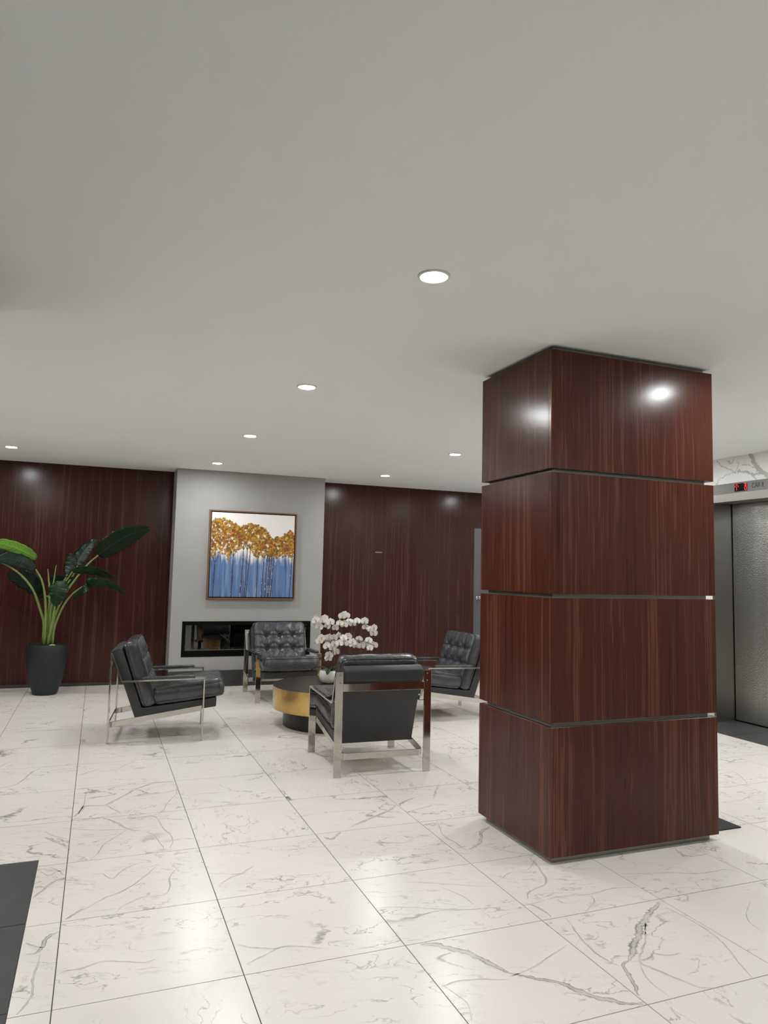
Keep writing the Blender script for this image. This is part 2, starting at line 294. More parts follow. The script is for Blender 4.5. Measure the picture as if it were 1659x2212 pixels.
def mat_shell():
    m = NT('charcoal_leather_flat')
    p = m.obj()
    big = m.noise(p, 9.0, 5.0, 0.65)
    c = m.mix(big, (0.026, 0.027, 0.028), (0.046, 0.046, 0.048))
    gr = m.n('TexVoronoi', None, Vector=p, Scale=300.0).outputs[0]
    m.bump(gr, 0.10, 0.002)
    return m.fin(Base_Color=c, Roughness=0.46, Specular_IOR_Level=0.4)

def mat_steel_door():
    m = NT('patterned_steel')
    p = m.obj()
    v = m.n('TexVoronoi', None, Vector=m.mapping(p, (1, 1, 0.7)), Scale=110.0).outputs[0]
    m.bump(v, 0.35, 0.004)
    n = m.noise(p, 3.0, 3.0)
    return m.fin(Base_Color=m.mix(n, (0.40, 0.40, 0.38), (0.50, 0.49, 0.47)), Metallic=1.0, Roughness=0.30)

def mat_emit(name, col, s):
    m = NT(name)
    n = m.noise(m.obj(), 3.0, 1.0)
    c = m.mix(n, [x * 0.98 for x in col], col)
    return m.fin(Base_Color=(0.0, 0.0, 0.0), Emission_Color=c, Emission_Strength=s, Roughness=0.6)

def mat_attr(name, rough=0.6, spec=0.3):
    m = NT(name)
    a = m.n('VertexColor', {'layer_name': 'paint'}).outputs[0]
    n = m.noise(m.obj(), 60.0, 4.0)
    m.bump(n, 0.12, 0.004)
    return m.fin(Base_Color=a, Roughness=rough, Specular_IOR_Level=spec)

def mat_glass():
    m = NT('fireplace_glass')
    tr = m.n('BsdfTransparent', None, Color=(0.80, 0.80, 0.80))
    gl = m.n('BsdfGlossy', None, Color=(0.9, 0.9, 0.9), Roughness=0.015)
    fr = m.n('Fresnel', None, IOR=1.9)
    mx = m.n('MixShader', None, _0=fr, _1=tr, _2=gl)
    m.t.links.new(mx.outputs[0], m.out.inputs[0])
    return m.m

def mat_fabric():
    m = NT('grey_wallcovering')
    p = m.obj()
    w = m.noise(m.mapping(p, (1, 1, 1)), 240.0, 2.0)
    n = m.noise(p, 3.0, 3.0)
    c = m.mix(w, (0.335, 0.325, 0.31), (0.42, 0.41, 0.395))
    c = m.mix(m.math('MULTIPLY', n, 0.15), c, (0.30, 0.29, 0.28))
    m.bump(w, 0.2, 0.002)
    return m.fin(Base_Color=c, Roughness=0.85, Specular_IOR_Level=0.15)

def mat_ceiling():
    m = NT('ceiling_paint')
    n = m.noise(m.obj(), 140.0, 3.0)
    m.bump(n, 0.05, 0.002)
    return m.fin(Base_Color=m.mix(m.noise(m.obj(), 0.7, 2.0), (0.885, 0.91, 0.905), (0.90, 0.925, 0.92)), Roughness=0.85, Specular_IOR_Level=0.2)

def mat_leaf(name, c0, c1, rough=0.32):
    m = NT(name)
    uv = m.n('UVMap', {'uv_map': 'UVMap'}).outputs[0]
    s = m.n('SeparateXYZ', None, Vector=uv)
    # side veins running out from the midrib
    ph = m.math('SUBTRACT', m.math('MULTIPLY', s.outputs[0], 95.0), m.math('MULTIPLY', m.math('ABSOLUTE', s.outputs[1]), 7.0))
    w = m.math('SINE', ph)
    rib = m.rng(m.math('ABSOLUTE', s.outputs[1]), 0.015, 0.06, 1.0, 0.0)
    n = m.noise(m.obj(), 8.0, 3.0)
    c = m.mix(n, c0, c1)
    c = m.mix(m.math('MULTIPLY', m.rng(w, 0.2, 1.0), 0.18), c, [x * 1.7 for x in c1])
    c = m.mix(m.math('MULTIPLY', rib, 0.6), c, [x * 2.2 + 0.01 for x in c1])
    m.bump(w, 0.18, 0.004)
    return m.fin(Base_Color=c, Roughness=rough, Specular_IOR_Level=0.22)

M = {}
M['marble'] = mat_marble('marble_tile')
M['vein'] = mat_vein()
M['grout'] = plain('grout', (0.085, 0.083, 0.082), 0.8)
M['slate'] = plain('slate_tile', (0.054, 0.052, 0.052), 0.42, 0, 0.25, 0.35, 6.0)
M['inlay'] = plain('black_mat', (0.012, 0.013, 0.017), 0.6, 0, 0.3)
M['ceiling'] = mat_ceiling()
M['front'] = plain('dark_unseen_wall', (0.035, 0.036, 0.04), 0.5, 0, 0.2)  # unseen walls, kept dark so the wood reflects richly
M['paint'] = plain('white_wall_paint', (0.72, 0.71, 0.69), 0.8, 0, 0.2)
M['wood_wall'] = mat_wood('dark_wood_veneer', (0.028, 0.0072, 0.0056), (0.054, 0.0150, 0.0115), (0.098, 0.035, 0.025), 0.21, 0.0, 0.26)
M['wood_pillar'] = mat_wood('walnut_veneer', (0.030, 0.0076, 0.0045), (0.086, 0.0250, 0.0145), (0.150, 0.054, 0.031), 0.225, 0.0, 0.22)
M['reveal'] = plain('satin_aluminium', (0.30, 0.29, 0.265), 0.38, 0.8)
M['fabric'] = mat_fabric()
M['chrome'] = plain('polished_chrome', (0.56, 0.54, 0.49), 0.07, 1.0, 0.5, 0.02)
M['leather'] = mat_leather()
M['shell'] = mat_shell()
M['piping'] = plain('leather_piping', (0.028, 0.028, 0.03), 0.4)
M['gold'] = plain('brushed_brass', (0.60, 0.40, 0.145), 0.24, 1.0, 0.5, 0.14, 30.0)
M['bronze'] = plain('bronze_top', (0.125, 0.088, 0.054), 0.27, 1.0, 0.5, 0.18, 14.0)
M['black_satin'] = plain('black_satin_metal', (0.010, 0.010, 0.011), 0.33)
M['black'] = plain('matt_black', (0.0015, 0.0015, 0.0016), 0.45, 0, 0.12)
M['pot'] = plain('charcoal_planter', (0.016, 0.0195, 0.0245), 0.5, 0, 0.4, 0.15)
M['soil'] = plain('dark_soil', (0.012, 0.010, 0.008), 0.9, 0, 0.1, 0.5, 60.0)
M['moss'] = plain('dry_moss', (0.03, 0.035, 0.016), 0.9, 0, 0.1, 0.5, 40.0)
M['stone'] = plain('beige_stone', (0.42, 0.31, 0.21), 0.7)
M['stem'] = plain('plant_stem', (0.20, 0.27, 0.075), 0.42, 0, 0.4, 0.3, 14.0)
M['leaf0'] = mat_leaf('dark_leaf', (0.0030, 0.0085, 0.0042), (0.0065, 0.0185, 0.0075), 0.36)
M['leaf1'] = mat_leaf('bright_leaf', (0.060, 0.15, 0.014), (0.105, 0.215, 0.022), 0.4)
M['leaf2'] = mat_leaf('green_leaf', (0.0055, 0.020, 0.0065), (0.011, 0.038, 0.011), 0.35)
M['petal'] = plain('white_petal', (0.80, 0.775, 0.72), 0.55, 0, 0.3, 0.06)
M['lip'] = plain('yellow_lip', (0.62, 0.42, 0.08), 0.5, 0, 0.3, 0.3, 200.0)
M['ostem'] = plain('orchid_stem', (0.055, 0.070, 0.030), 0.5)
M['ceramic'] = plain('white_ceramic', (0.78, 0.77, 0.74), 0.16, 0, 0.5, 0.02)
M['steel'] = plain('brushed_steel', (0.42, 0.41, 0.39), 0.30, 1.0)
M['steel_dark'] = plain('grey_steel', (0.21, 0.203, 0.19), 0.40, 0.6)
M['steel_bright'] = plain('bright_steel', (0.78, 0.77, 0.75), 0.42, 0.9)
M['lip_reflection'] = plain('steel_lip_floor_reflection', (0.85, 0.85, 0.845), 0.45, 0, 0.4)  # steel header lip, with its reflection of the bright floor put into the colour
M['steel_door'] = mat_steel_door()
M['door_grey'] = plain('grey_door_paint', (0.115, 0.12, 0.13), 0.5, 0, 0.4)
M['frame_wood'] = plain('gilded_frame_wood', (0.20, 0.105, 0.045), 0.42, 0.25, 0.5, 0.2)
M['paint_attr'] = mat_attr('painted_canvas')
M['wall_marble'] = mat_attr('marble_wall_slab', 0.3, 0.4)
M['lens'] = mat_emit('downlight_lens', (0.965, 0.995, 1.0), LAMP)
M['trim_white'] = plain('white_trim', (0.75, 0.75, 0.74), 0.4)
M['red_led'] = mat_emit('red_led', (1.0, 0.02, 0.03), 0.35)
M['pebble'] = plain('fire_glass', (0.16, 0.14, 0.12), 0.3, 0, 0.5, 0.6, 40.0)
M['glass'] = mat_glass()
M['tape'] = plain('clear_tape', (0.30, 0.27, 0.24), 0.35)
M['letters'] = plain('engraved_letters', (0.05, 0.05, 0.048), 0.5)

# ------------------------------------------------------------------ setting: floor
X0, X1, Y0, Y1 = -4.27, 6.30, -6.2, YB
floor = struct(MB().box((X0, Y0, -0.12), (X1, Y1, -0.0025)).build('floor', M['grout']))
IX, IY = -0.128, 1.297            # corner of the dark slate field on the left
SX = 5.456                        # edge of the slate strip before the elevator
G = 0.0019
tile_meshes = {}
def tile_mesh(poly):
    key = tuple((round(a, 3), round(b, 3)) for a, b in poly)
    if key not in tile_meshes:
        me = MB().prism(poly, -0.010, 0.0, 'z').mesh('tile')
        tile_meshes[key] = me
    return tile_meshes[key]
rnd = random.Random(11)
YT0 = -3 * T
for i in range(-7, 9):
    for j in range(-3, 11):
        x0, x1, y0, y1 = i * T + G, (i + 1) * T - G, j * T + G, (j + 1) * T - G
        y1 = min(y1, YB - 0.012); x1 = min(x1, SX - G)
        if x1 - x0 < 0.01: continue
        if x1 <= IX and y1 <= IY and x0 > IX - 3 * 0.61: continue
        cx, cy = (i + 0.5) * T, (j + 0.5) * T
        if x0 < IX and y0 < IY and x0 > IX - 3 * 0.61 - 0.1:
            if x1 > IX and y1 > IY: poly = [(IX + G, y0), (x1, y0), (x1, y1), (x0, y1), (x0, IY + G), (IX + G, IY + G)]
            elif x1 > IX: poly = [(IX + G, y0), (x1, y0), (x1, y1), (IX + G, y1)]
            else: poly = [(x0, IY + G), (x1, IY + G), (x1, y1), (x0, y1)]
            rot = 0
        else:
            poly = [(x0, y0), (x1, y0), (x1, y1), (x0, y1)]
            rot = rnd.choice([0, 1, 2, 3]) if abs((x1 - x0) - (y1 - y0)) < 1e-6 else 0
        if (i, j) in VEINS: rot = 0
        me = tile_mesh([(a - cx, b - cy) for a, b in poly])
        t = link('tile', me, M['marble'], floor)
        t.location = (cx, cy, 0); t.rotation_euler = (0, 0, rot * math.pi / 2)
        for w, pts in VEINS.get((i, j), []):
            P = spline([(a, b, 0) for a, b in pts], max(14, len(pts) * 12))
            if (i, j) in VEINS and x0 < IX and y0 < IY: P = [p for p in P if p.x > IX - cx + 0.004]
            if len(P) < 4: continue
            vb = MB(); uvs = []
            for k, p in enumerate(P):
                d = (P[min(k + 1, len(P) - 1)] - P[max(k - 1, 0)]).normalized()
                nn = Vector((-d.y, d.x, 0))
                jit = noise.noise(Vector((p.x * 22 + i, p.y * 22 + j, w * 90)))
                p = p + nn * jit * min(0.006, w * 0.7)
                tp = min(1.0, 0.35 + 3.0 * min(k, len(P) - 1 - k) / len(P))
                ww = w * 0.78 * tp * (1.0 + 0.45 * noise.noise(Vector((p.x * 9 + 5, p.y * 9 + j * 3, 2.0))))
                lim = T / 2 - 0.003
                for s_ in (-1, 0, 1):
                    q_ = p + nn * (ww * s_ * (1.0 + 0.55 * noise.noise(Vector((p.x * 55, p.y * 55, 7.0 * s_ + i)))) + 0.3 * ww * noise.noise(Vector((p.x * 40, p.y * 40, 21.0))))
                    vb.v.append((max(-lim, min(lim, q_.x)), max(-lim, min(lim, q_.y)), 0.0005)); uvs.append((k / len(P), s_))
            for k in range(len(P) - 1):
                for s_ in (0, 1):
                    vb.f.append((k * 3 + s_, k * 3 + s_ + 1, k * 3 + 4 + s_, k * 3 + 3 + s_))
            vm = bpy.data.meshes.new('vein'); vm.from_pydata(vb.v, [], vb.f); vm.update()
            ul = vm.uv_layers.new(name='UVMap')
            for lp in vm.loops: ul.data[lp.index].uv = uvs[lp.vertex_index]
            if vm.polygons[0].normal.z < 0: vm.flip_normals()
            link('vein', vm, M['vein'], t)
# the floor behind the photographer, laid with the same stone
field = MB().box((IX + G, Y0 + 0.012, -0.010), (SX - G, YT0 - G, 0.0)).build('tile_field', M['marble'], floor)
field['kind'] = 'stuff'
# dark slate inlay on the left, two rows wide
for k in range(6):
    ya = IY - 0.66 - (k - 1) * 0.61 - 0.61 if k else IY - 0.66
    yb_ = IY - 0.66 - (k - 1) * 0.61 if k else IY
    for m_ in range(3):
        xb = IX - m_ * 0.61
        xa = max(xb - 0.61, X0 + 0.01)
        if xb - xa < 0.05 or yb_ < Y0 + 0.1: continue
        o = MB().box((-(xb - xa) / 2 + G, -(yb_ - ya) / 2 + G, -0.010), ((xb - xa) / 2 - G, (yb_ - ya) / 2 - G, 0.0)).build('slate_tile', M['slate'], floor)
        o.location = ((xa + xb) / 2, (ya + yb_) / 2, 0)
# slate strip running along the elevator front
for k in range(14):
    ya, yb_ = -1.83 + k * 0.61, -1.83 + (k + 1) * 0.61
    o = MB().box((SX + G, ya + G, -0.010), (6.10, min(yb_, YB - 0.02) - G, 0.0)).build('slate_tile', M['slate'], floor)

# ------------------------------------------------------------------ setting: ceiling and walls
struct(MB().box((X0, Y0, ZC), (X1, Y1 + 0.1, ZC + 0.1)).build('ceiling', M['ceiling']))
BX0, BX1 = 0.887, 2.735            # chimney breast
FX0, FX1, FZ0, FZ1 = 1.022, 2.598, 0.353, 0.775
DX0, DX1, DZ = 5.148, 5.70, 2.085
wb = MB()
wb.box((X0, YB, 0), (BX0 + 0.05, YB + 0.1, ZC))
wl = wb.build('wall_back', M['wood_wall']); struct(wl)
wb = MB()
wb.box((BX1 - 0.05, YB, 0), (DX0, YB + 0.1, ZC)).box((DX0, YB, DZ), (X1, YB + 0.1, ZC))
struct(wb.build('wall_back', M['wood_wall']))
# chimney breast with the firebox opening
cbm = MB()
cbm.box((BX0, YF, 0), (FX0, YB + 0.05, ZC)).box((FX1, YF, 0), (BX1, YB + 0.05, ZC))
cbm.box((FX0, YF, 0), (FX1, YB + 0.05, FZ0)).box((FX0, YF, FZ1), (FX1, YB + 0.05, ZC))
cbm.box((FX0, YB - 0.04, FZ0), (FX1, YB + 0.05, FZ1))
struct(cbm.build('wall_chimney_breast', M['fabric']))
def dark_skirt(name, parts, mat):
    b = MB()
    for p in parts: b.box(*p)
    return struct(b.build(name, mat, bevel=0.0015, seg=1))
dark_skirt('baseboard_hearth', [((BX0 - 0.006, YF - 0.012, 0.046), (BX1 + 0.006, YF, 0.190)), ((BX0 - 0.006, YF, 0.046), (BX0, YB, 0.190)), ((BX1, YF, 0.046), (BX1 + 0.006, YB, 0.190))], M['slate'])
dark_skirt('baseboard_hearth_kick', [((BX0 - 0.012, YF - 0.020, 0), (BX1 + 0.012, YF, 0.046)), ((BX0 - 0.012, YF, 0), (BX0, YB, 0.046)), ((BX1, YF, 0), (BX1 + 0.012, YB, 0.046))], M['slate'])
dark_skirt('baseboard_back_left', [((X0, YB - 0.012, 0), (BX0 - 0.013, YB, 0.036))], M['slate'])
dark_skirt('baseboard_back_right', [((BX1 + 0.013, YB - 0.012, 0), (DX0, YB, 0.036))], M['slate'])
# grey door at the right end of the wooden wall
dr = MB().box((DX0 + 0.004, YB + 0.012, 0.004), (DX1, YB + 0.06, DZ - 0.006)).build('door_1', M['door_grey']); struct(dr)
kn = MB().lathe([(0.0, 0.072), (0.018, 0.070), (0.028, 0.058), (0.029, 0.046), (0.020, 0.034), (0.012, 0.028), (0.012, 0.006), (0.031, 0.005), (0.031, 0.0)], 24)
ko = kn.build('door_knob', M['chrome'], dr, smooth=True); ko.location = (5.222, YB + 0.012, 1.073); ko.rotation_euler = (math.pi / 2, 0, 0)
# unseen sides of the room
struct(MB().box((X0 - 0.1, Y0, 0), (X0, Y1 + 0.1, ZC)).build('wall_left', M['front']))
struct(MB().box((X0, Y0 - 0.1, 0), (X1, Y0, ZC)).build('wall_front', M['front']))
# unseen wood-clad second pillar, inferred left of the frame (it shades the ceiling there)
struct(MB().box((-1.50, 0.456, 0), (-0.44, 1.17, ZC)).build('pillar_left_unseen', M['wood_pillar']))

# right wall with the elevator recess
EJ, EN = 2.96, 1.80               # far and near sides of the elevator opening
EX = 6.11                         # plane of the elevator doors
EZ = 2.185
def painted_grid(name, nu, nv, origin, du, dv, nrm, colfun, mat, parent=None):
    u = np.linspace(0, 1, nu); v = np.linspace(0, 1, nv)
    U, V_ = np.meshgrid(u, v)
    P = np.array(origin)[None, None] + U[..., None] * np.array(du) + V_[..., None] * np.array(dv)
    me = bpy.data.meshes.new(name)
    idx = np.arange(nu * nv).reshape(nv, nu)
    f = np.stack([idx[:-1, :-1], idx[:-1, 1:], idx[1:, 1:], idx[1:, :-1]], -1).reshape(-1, 4)
    me.from_pydata(P.reshape(-1, 3).tolist(), [], f.tolist())
    me.update()
    if me.polygons[0].normal.dot(Vector(nrm)) < 0: me.flip_normals()
    a = me.color_attributes.new('paint', 'FLOAT_COLOR', 'POINT')
    c = colfun(U, V_, P)
    a.data.foreach_set('color', np.concatenate([c, np.ones(c.shape[:2] + (1,))], -1).astype(np.float32).ravel())
    return link(name, me, mat, parent)

def vnoise(U, V_, fx, fy, seed):
    r = np.random.default_rng(seed)
    g = r.random((int(fy) + 3, int(fx) + 3))
    x = U * fx; y = V_ * fy
    i = x.astype(int); j = y.astype(int); a = x - i; b = y - j
    a = a * a * (3 - 2 * a); b = b * b * (3 - 2 * b)
    return (g[j, i] * (1 - a) + g[j, i + 1] * a) * (1 - b) + (g[j + 1, i] * (1 - a) + g[j + 1, i + 1] * a) * b

def seg_dist(Y, Z, pts):
    best = np.full(Y.shape, 9.0)
    for (a, b), (c, d) in zip(pts[:-1], pts[1:]):
        vx, vy = c - a, d - b
        t = np.clip(((Y - a) * vx + (Z - b) * vy) / (vx * vx + vy * vy + 1e-9), 0, 1)
        best = np.minimum(best, np.hypot(Y - a - t * vx, Z - b - t * vy))
    return best

def slab_col(U, V_, P):
    Y, Z = P[..., 1], P[..., 2]
    w1 = (vnoise(U, V_, 60, 14, 1) - 0.5) * 0.02 + (vnoise(U, V_, 200, 44, 2) - 0.5) * 0.012
    w2 = (vnoise(U, V_, 60, 14, 3) - 0.5) * 0.02 + (vnoise(U, V_, 200, 44, 4) - 0.5) * 0.012
    k = np.zeros(Y.shape)
    for w, pts in EVEINS:
        d = seg_dist(Y + w1, Z + w2, pts)
        k = np.maximum(k, np.clip((w * 0.42 - d) / 0.005 + 0.5, 0, 1) * 0.72)
    base = np.array([0.86, 0.86, 0.845]); g = np.array([0.36, 0.355, 0.35])
    return base * (1 - k[..., None]) + g * k[..., None]

wr = MB()
wr.box((XR + 0.108, EJ + 0.021, 0), (XR + 0.6, YB, 2.346)).box((XR, EJ + 0.021, 2.3465), (XR + 0.6, YB, ZC))
struct(wr.build('wall_right', M['paint']))
wr = MB().box((XR + 0.108, Y0, 0), (XR + 0.6, EN - 0.021, 2.346)).box((XR, Y0, 2.3465), (XR + 0.6, EN - 0.021, ZC))
struct(wr.build('wall_right', M['paint']))
wm = MB().box((XR + 0.001, EN - 0.02, 2.3465), (XR + 0.6, EJ + 0.02, ZC)).build('wall_right_lintel', M['paint']); struct(wm)
painted_grid('marble_slab', 280, 60, (XR - 0.002, 1.70, 2.347), (0, 1.45, 0), (0, 0, ZC - 2.348), (-1, 0, 0), slab_col, M['wall_marble'], wm)

# ------------------------------------------------------------------ elevator
el = empty('elevator_entrance', (XR, 2.38, 0), 0, 'brushed steel elevator entrance with red lit floor indicator and car number in its header', 'elevator')
def wpart(mb, name, mat, root, **k):
    """build in world coordinates, then parent keeping the place"""
    o = mb.build(name, mat, None, **k)
    o.parent = root
    o.matrix_parent_inverse = Matrix.LocRotScale(root.location, root.rotation_euler, None).inverted()
    return o
wpart(MB().prism([(XR - 0.012, 2.246), (XR + 0.10, 2.246), (XR + 0.10, 2.345), (XR - 0.012, 2.345)], 1.55, 3.30), 'header', M['steel_dark'], el)
wpart(MB().prism([(XR + 0.105, EZ), (XR + 0.105, 2.2455), (XR - 0.012, 2.2455)], 1.55, 3.30), 'header_lip', M['lip_reflection'], el)
wpart(MB().box((XR + 0.105, EN, EZ), (EX + 0.04, EJ, EZ + 0.02)), 'soffit', M['steel_dark'], el)
wpart(MB().box((XR + 0.108, EJ - 0.004, 0), (EX + 0.04, EJ + 0.02, EZ)), 'door_jamb', M['steel'], el)
wpart(MB().box((XR + 0.108, EN - 0.02, 0), (EX + 0.04, EN + 0.004, EZ)), 'door_jamb', M['steel'], el)
wpart(MB().box((EX + 0.02, EN, 0), (EX + 0.05, EJ, EZ)), 'door_gap', M['black'], el)
dm_ = (EN + EJ) / 2
for a, b_ in ((dm_ + 0.003, EJ - 0.014), (EN + 0.014, dm_ - 0.003)):
    wpart(MB().box((EX, a, 0.012), (EX + 0.02, b_, EZ - 0.004)), 'door_panel', M['steel_door'], el)
wpart(MB().box((EX - 0.004, EN + 0.01, 0.0005), (EX + 0.02, EJ - 0.006, 0.008)), 'door_sill', M['black'], el)
HX = XR - 0.012
dp = wpart(MB().box((HX - 0.003, 2.428, 2.258), (HX + 0.004, 2.572, 2.331)), 'indicator_display', M['black'], el)
def strokes(name, lines, w, x):
    b = MB()
    for pts in lines:
        for (a, c), (d, e) in zip(pts[:-1], pts[1:]):
            L = math.hypot(d - a, e - c) + 1e-6; nx, ny = -(e - c) / L * w, (d - a) / L * w
            ex, ey = (d - a) / L * w, (e - c) / L * w
            q = [(a + nx - ex, c + ny - ey), (d + nx + ex, e + ny + ey), (d - nx + ex, e - ny + ey), (a - nx - ex, c - ny - ey)]
            b.prism(q, x, x - 0.0015, 'x')
    return b
# y decreases to the right as the camera sees it
ar = strokes('arrow', [[(2.546, 2.268), (2.546, 2.303)], [(2.565, 2.302), (2.550, 2.325), (2.541, 2.325), (2.526, 2.302)]], 0.0016, HX - 0.0031)
wpart(ar, 'arrow', M['red_led'], el)
dg = strokes('digit', [[(2.458, 2.327), (2.432, 2.327)], [(2.446, 2.327), (2.446, 2.310), (2.436, 2.306)], [(2.440, 2.312), (2.434, 2.318)],
                       [(2.451, 2.299), (2.436, 2.299), (2.434, 2.292), (2.434, 2.272), (2.439, 2.266), (2.450, 2.266), (2.454, 2.272), (2.454, 2.290), (2.450, 2.299), (2.452, 2.306), (2.446, 2.310)]], 0.0020, HX - 0.0031)
wpart(dg, 'digit', M['red_led'], el)
for gl, off, wd in (('C', 0.0, 0.030), ('A', 0.033, 0.032), ('R', 0.069, 0.027), ('1', 0.111, 0.015)):
    tc = bpy.data.curves.new('letter', 'FONT'); tc.body = gl; tc.size = 0.066; tc.extrude = 0.0006
    to = bpy.data.objects.new('letter_curve', tc); COL.objects.link(to)
    bpy.context.view_layer.update()
    tm = bpy.data.meshes.new_from_object(to.evaluated_get(bpy.context.evaluated_depsgraph_get()))
    bpy.data.objects.remove(to)
    xs = [v.co.x for v in tm.vertices]
    tm.transform(Matrix.Diagonal((wd / (max(xs) - min(xs)), 1, 1, 1)) @ Matrix.Translation((-min(xs), 0, 0)))
    lt = link('letter', tm, M['letters'], el)
    lt.matrix_parent_inverse = Matrix.Translation(el.location).inverted()
    # glyph x runs along -Y, glyph y along +Z, facing -X
    lt.matrix_basis = Matrix(((0, 0, -1, HX - 0.001), (-1, 0, 0, 2.374 - off), (0, 1, 0, 2.276), (0, 0, 0, 1)))

# ------------------------------------------------------------------ pillar
px0, py0, px1, py1 = 2.180, 0.456, 3.263, 1.170
pil = empty('pillar', ((px0 + px1) / 2, (py0 + py1) / 2, 0), 0, 'square pillar clad in four tiers of glossy walnut panels with metal reveals', 'pillar')
wpart(MB().box((px0 + 0.034, py0 + 0.034, 0.0), (px1 - 0.034, py1 - 0.034, ZC)), 'core', M['reveal'], pil)
TI = [(0.034, 0.658), (0.680, 1.296), (1.3165, 1.9345), (1.956, 2.5755)]
pt = 0.020
for z0, z1 in TI:
    h = z1 - z0
    for (ax, ay, bx, by) in ((px0, py0, px1, py0 + pt), (px0, py1 - pt, px1, py1), (px0, py0 + pt + 0.0008, px0 + pt, py1 - pt - 0.0008), (px1 - pt, py0 + pt + 0.0008, px1, py1 - pt - 0.0008)):
        cx, cy = (ax + bx) / 2, (ay + by) / 2
        o = MB().box((ax - cx, ay - cy, -h / 2), (bx - cx, by - cy, h / 2)).build('panel', M['wood_pillar'], pil, bevel=0.0012, seg=1)
        o.location = (cx - pil.location.x, cy - pil.location.y, (z0 + z1) / 2)
for k, z in enumerate((0.669, 1.306, 1.945)):
    wpart(MB().box((px0 + 0.022, py0 + 0.022, z - 0.0128), (px1 - 0.022, py1 - 0.022, z - 0.0108)), 'reveal_strip', M['steel_bright'], pil)
# dark inlay behind the pillar
o = MB().box((0, 0, 0), (0.275, 0.80, 0.006)).build('floor_mat', M['inlay'], bevel=0.002, seg=1)
o.location = (3.275, 0.570, 0.0005)
setp(o, 'black floor mat poking out behind the walnut pillar', 'mat')

# ------------------------------------------------------------------ recessed downlights
lens_me = MB().lathe([(0.0, 0.0), (0.047, 0.0), (0.047, 0.006), (0.0, 0.006)], 32).mesh('lens')
ring_me = MB().lathe([(0.0495, 0.004), (0.050, -0.001), (0.058, -0.004), (0.064, -0.002), (0.066, 0.004)], 40).mesh('trim_ring', True)
def downlight(x, y, label, group):
    t = empty('downlight', (x, y, ZC - 0.004), 0, label, 'downlight', group)
    a = link('trim_ring', ring_me, M['trim_white'], t)
    b = link('lens', lens_me, M['lens'], t); b.location = (0, 0, -0.0025)
    return t
GD = 'recessed ceiling downlights'
for x, y, l in ((1.265, -0.056, 'round recessed downlight nearest the camera, the largest bright disc on the ceiling'),
                (1.268, 1.871, 'round recessed downlight second from the camera in the middle row of the ceiling'),
                (1.268, 3.771, 'round recessed downlight third from the camera in the middle row, above the coffee table area'),
                (-0.826, 5.569, 'round recessed downlight at the far left above the potted plant'),
                (1.256, 5.617, 'round recessed downlight just in front of the grey chimney breast'),
                (3.302, 5.605, 'round recessed downlight before the dark wood wall right of the chimney breast'),
                (3.327, 3.769, 'round recessed downlight beside the upper left edge of the walnut pillar')):
    downlight(x, y, l, GD)
for x, y in ((-0.826, 3.77), (-0.826, 1.87), (3.34, 1.90), (3.37, -0.07), (5.10, -0.07), (5.10, 1.20), (5.2, 3.77), (5.3, 5.6), (-2.9, 5.57), (-2.9, 3.77), (-2.9, 1.9),
             (-2.9, -0.06), (-0.826, -0.06), (1.267, -1.95), (4.75, 2.55), (-0.9, -1.95), (1.267, -3.9), (-0.9, -3.9), (-2.9, -1.95), (5.1, -3.9)):  # the off-grid one before the elevator is added to brighten its wall
    downlight(x, y, 'round recessed downlight of the same grid, or added for the elevator wall, outside the photo or hidden behind the pillar', 'downlights out of view')

# ------------------------------------------------------------------ fireplace
fp = empty('fireplace', ((FX0 + FX1) / 2, YF, FZ0), 0, 'long black glass-fronted linear fireplace set in the grey chimney breast', 'fireplace')
e = 0.0015
fb = MB()
yi = YB - 0.045
fb.box((FX0 + e, YF + 0.03, FZ0 + e), (FX1 - e, yi, FZ0 + 0.02)).box((FX0 + e, YF + 0.03, FZ1 - 0.02), (FX1 - e, yi, FZ1 - e))
fb.box((FX0 + e, YF + 0.03, FZ0 + 0.02), (FX0 + 0.02, yi, FZ1 - 0.02)).box((FX1 - 0.02, YF + 0.03, FZ0 + 0.02), (FX1 - e, yi, FZ1 - 0.02))
fb.box((FX0 + 0.02, yi - 0.015, FZ0 + 0.02), (FX1 - 0.02, yi, FZ1 - 0.02))
wpart(fb, 'firebox', M['black'], fp)
fr = MB()
fr.box((FX0 + e, YF - 0.004, FZ0 + e), (FX1 - e, YF + 0.028, FZ0 + 0.075)).box((FX0 + e, YF - 0.004, FZ1 - 0.045), (FX1 - e, YF + 0.028, FZ1 - e))
fr.box((FX0 + e, YF - 0.004, FZ0 + 0.075), (FX0 + 0.042, YF + 0.028, FZ1 - 0.045)).box((FX1 - 0.042, YF - 0.004, FZ0 + 0.075), (FX1 - e, YF + 0.028, FZ1 - 0.045))
wpart(fr, 'frame', M['black'], fp)
wpart(MB().box((FX0 + 0.042, YF + 0.016, FZ0 + 0.075), (FX1 - 0.042, YF + 0.020, FZ1 - 0.045)), 'glass_pane', M['glass'], fp)
wpart(MB().box((FX0 + 0.042, YF + 0.008, FZ0 + 0.0755), (FX1 - 0.042, YF + 0.014, FZ0 + 0.083)), 'glass_trim', M['steel_dark'], fp)
pb = MB(); r2 = random.Random(4)
pb.box((FX0 + 0.03, YF + 0.04, FZ0 + 0.0205), (FX1 - 0.03, yi - 0.03, FZ0 + 0.075))
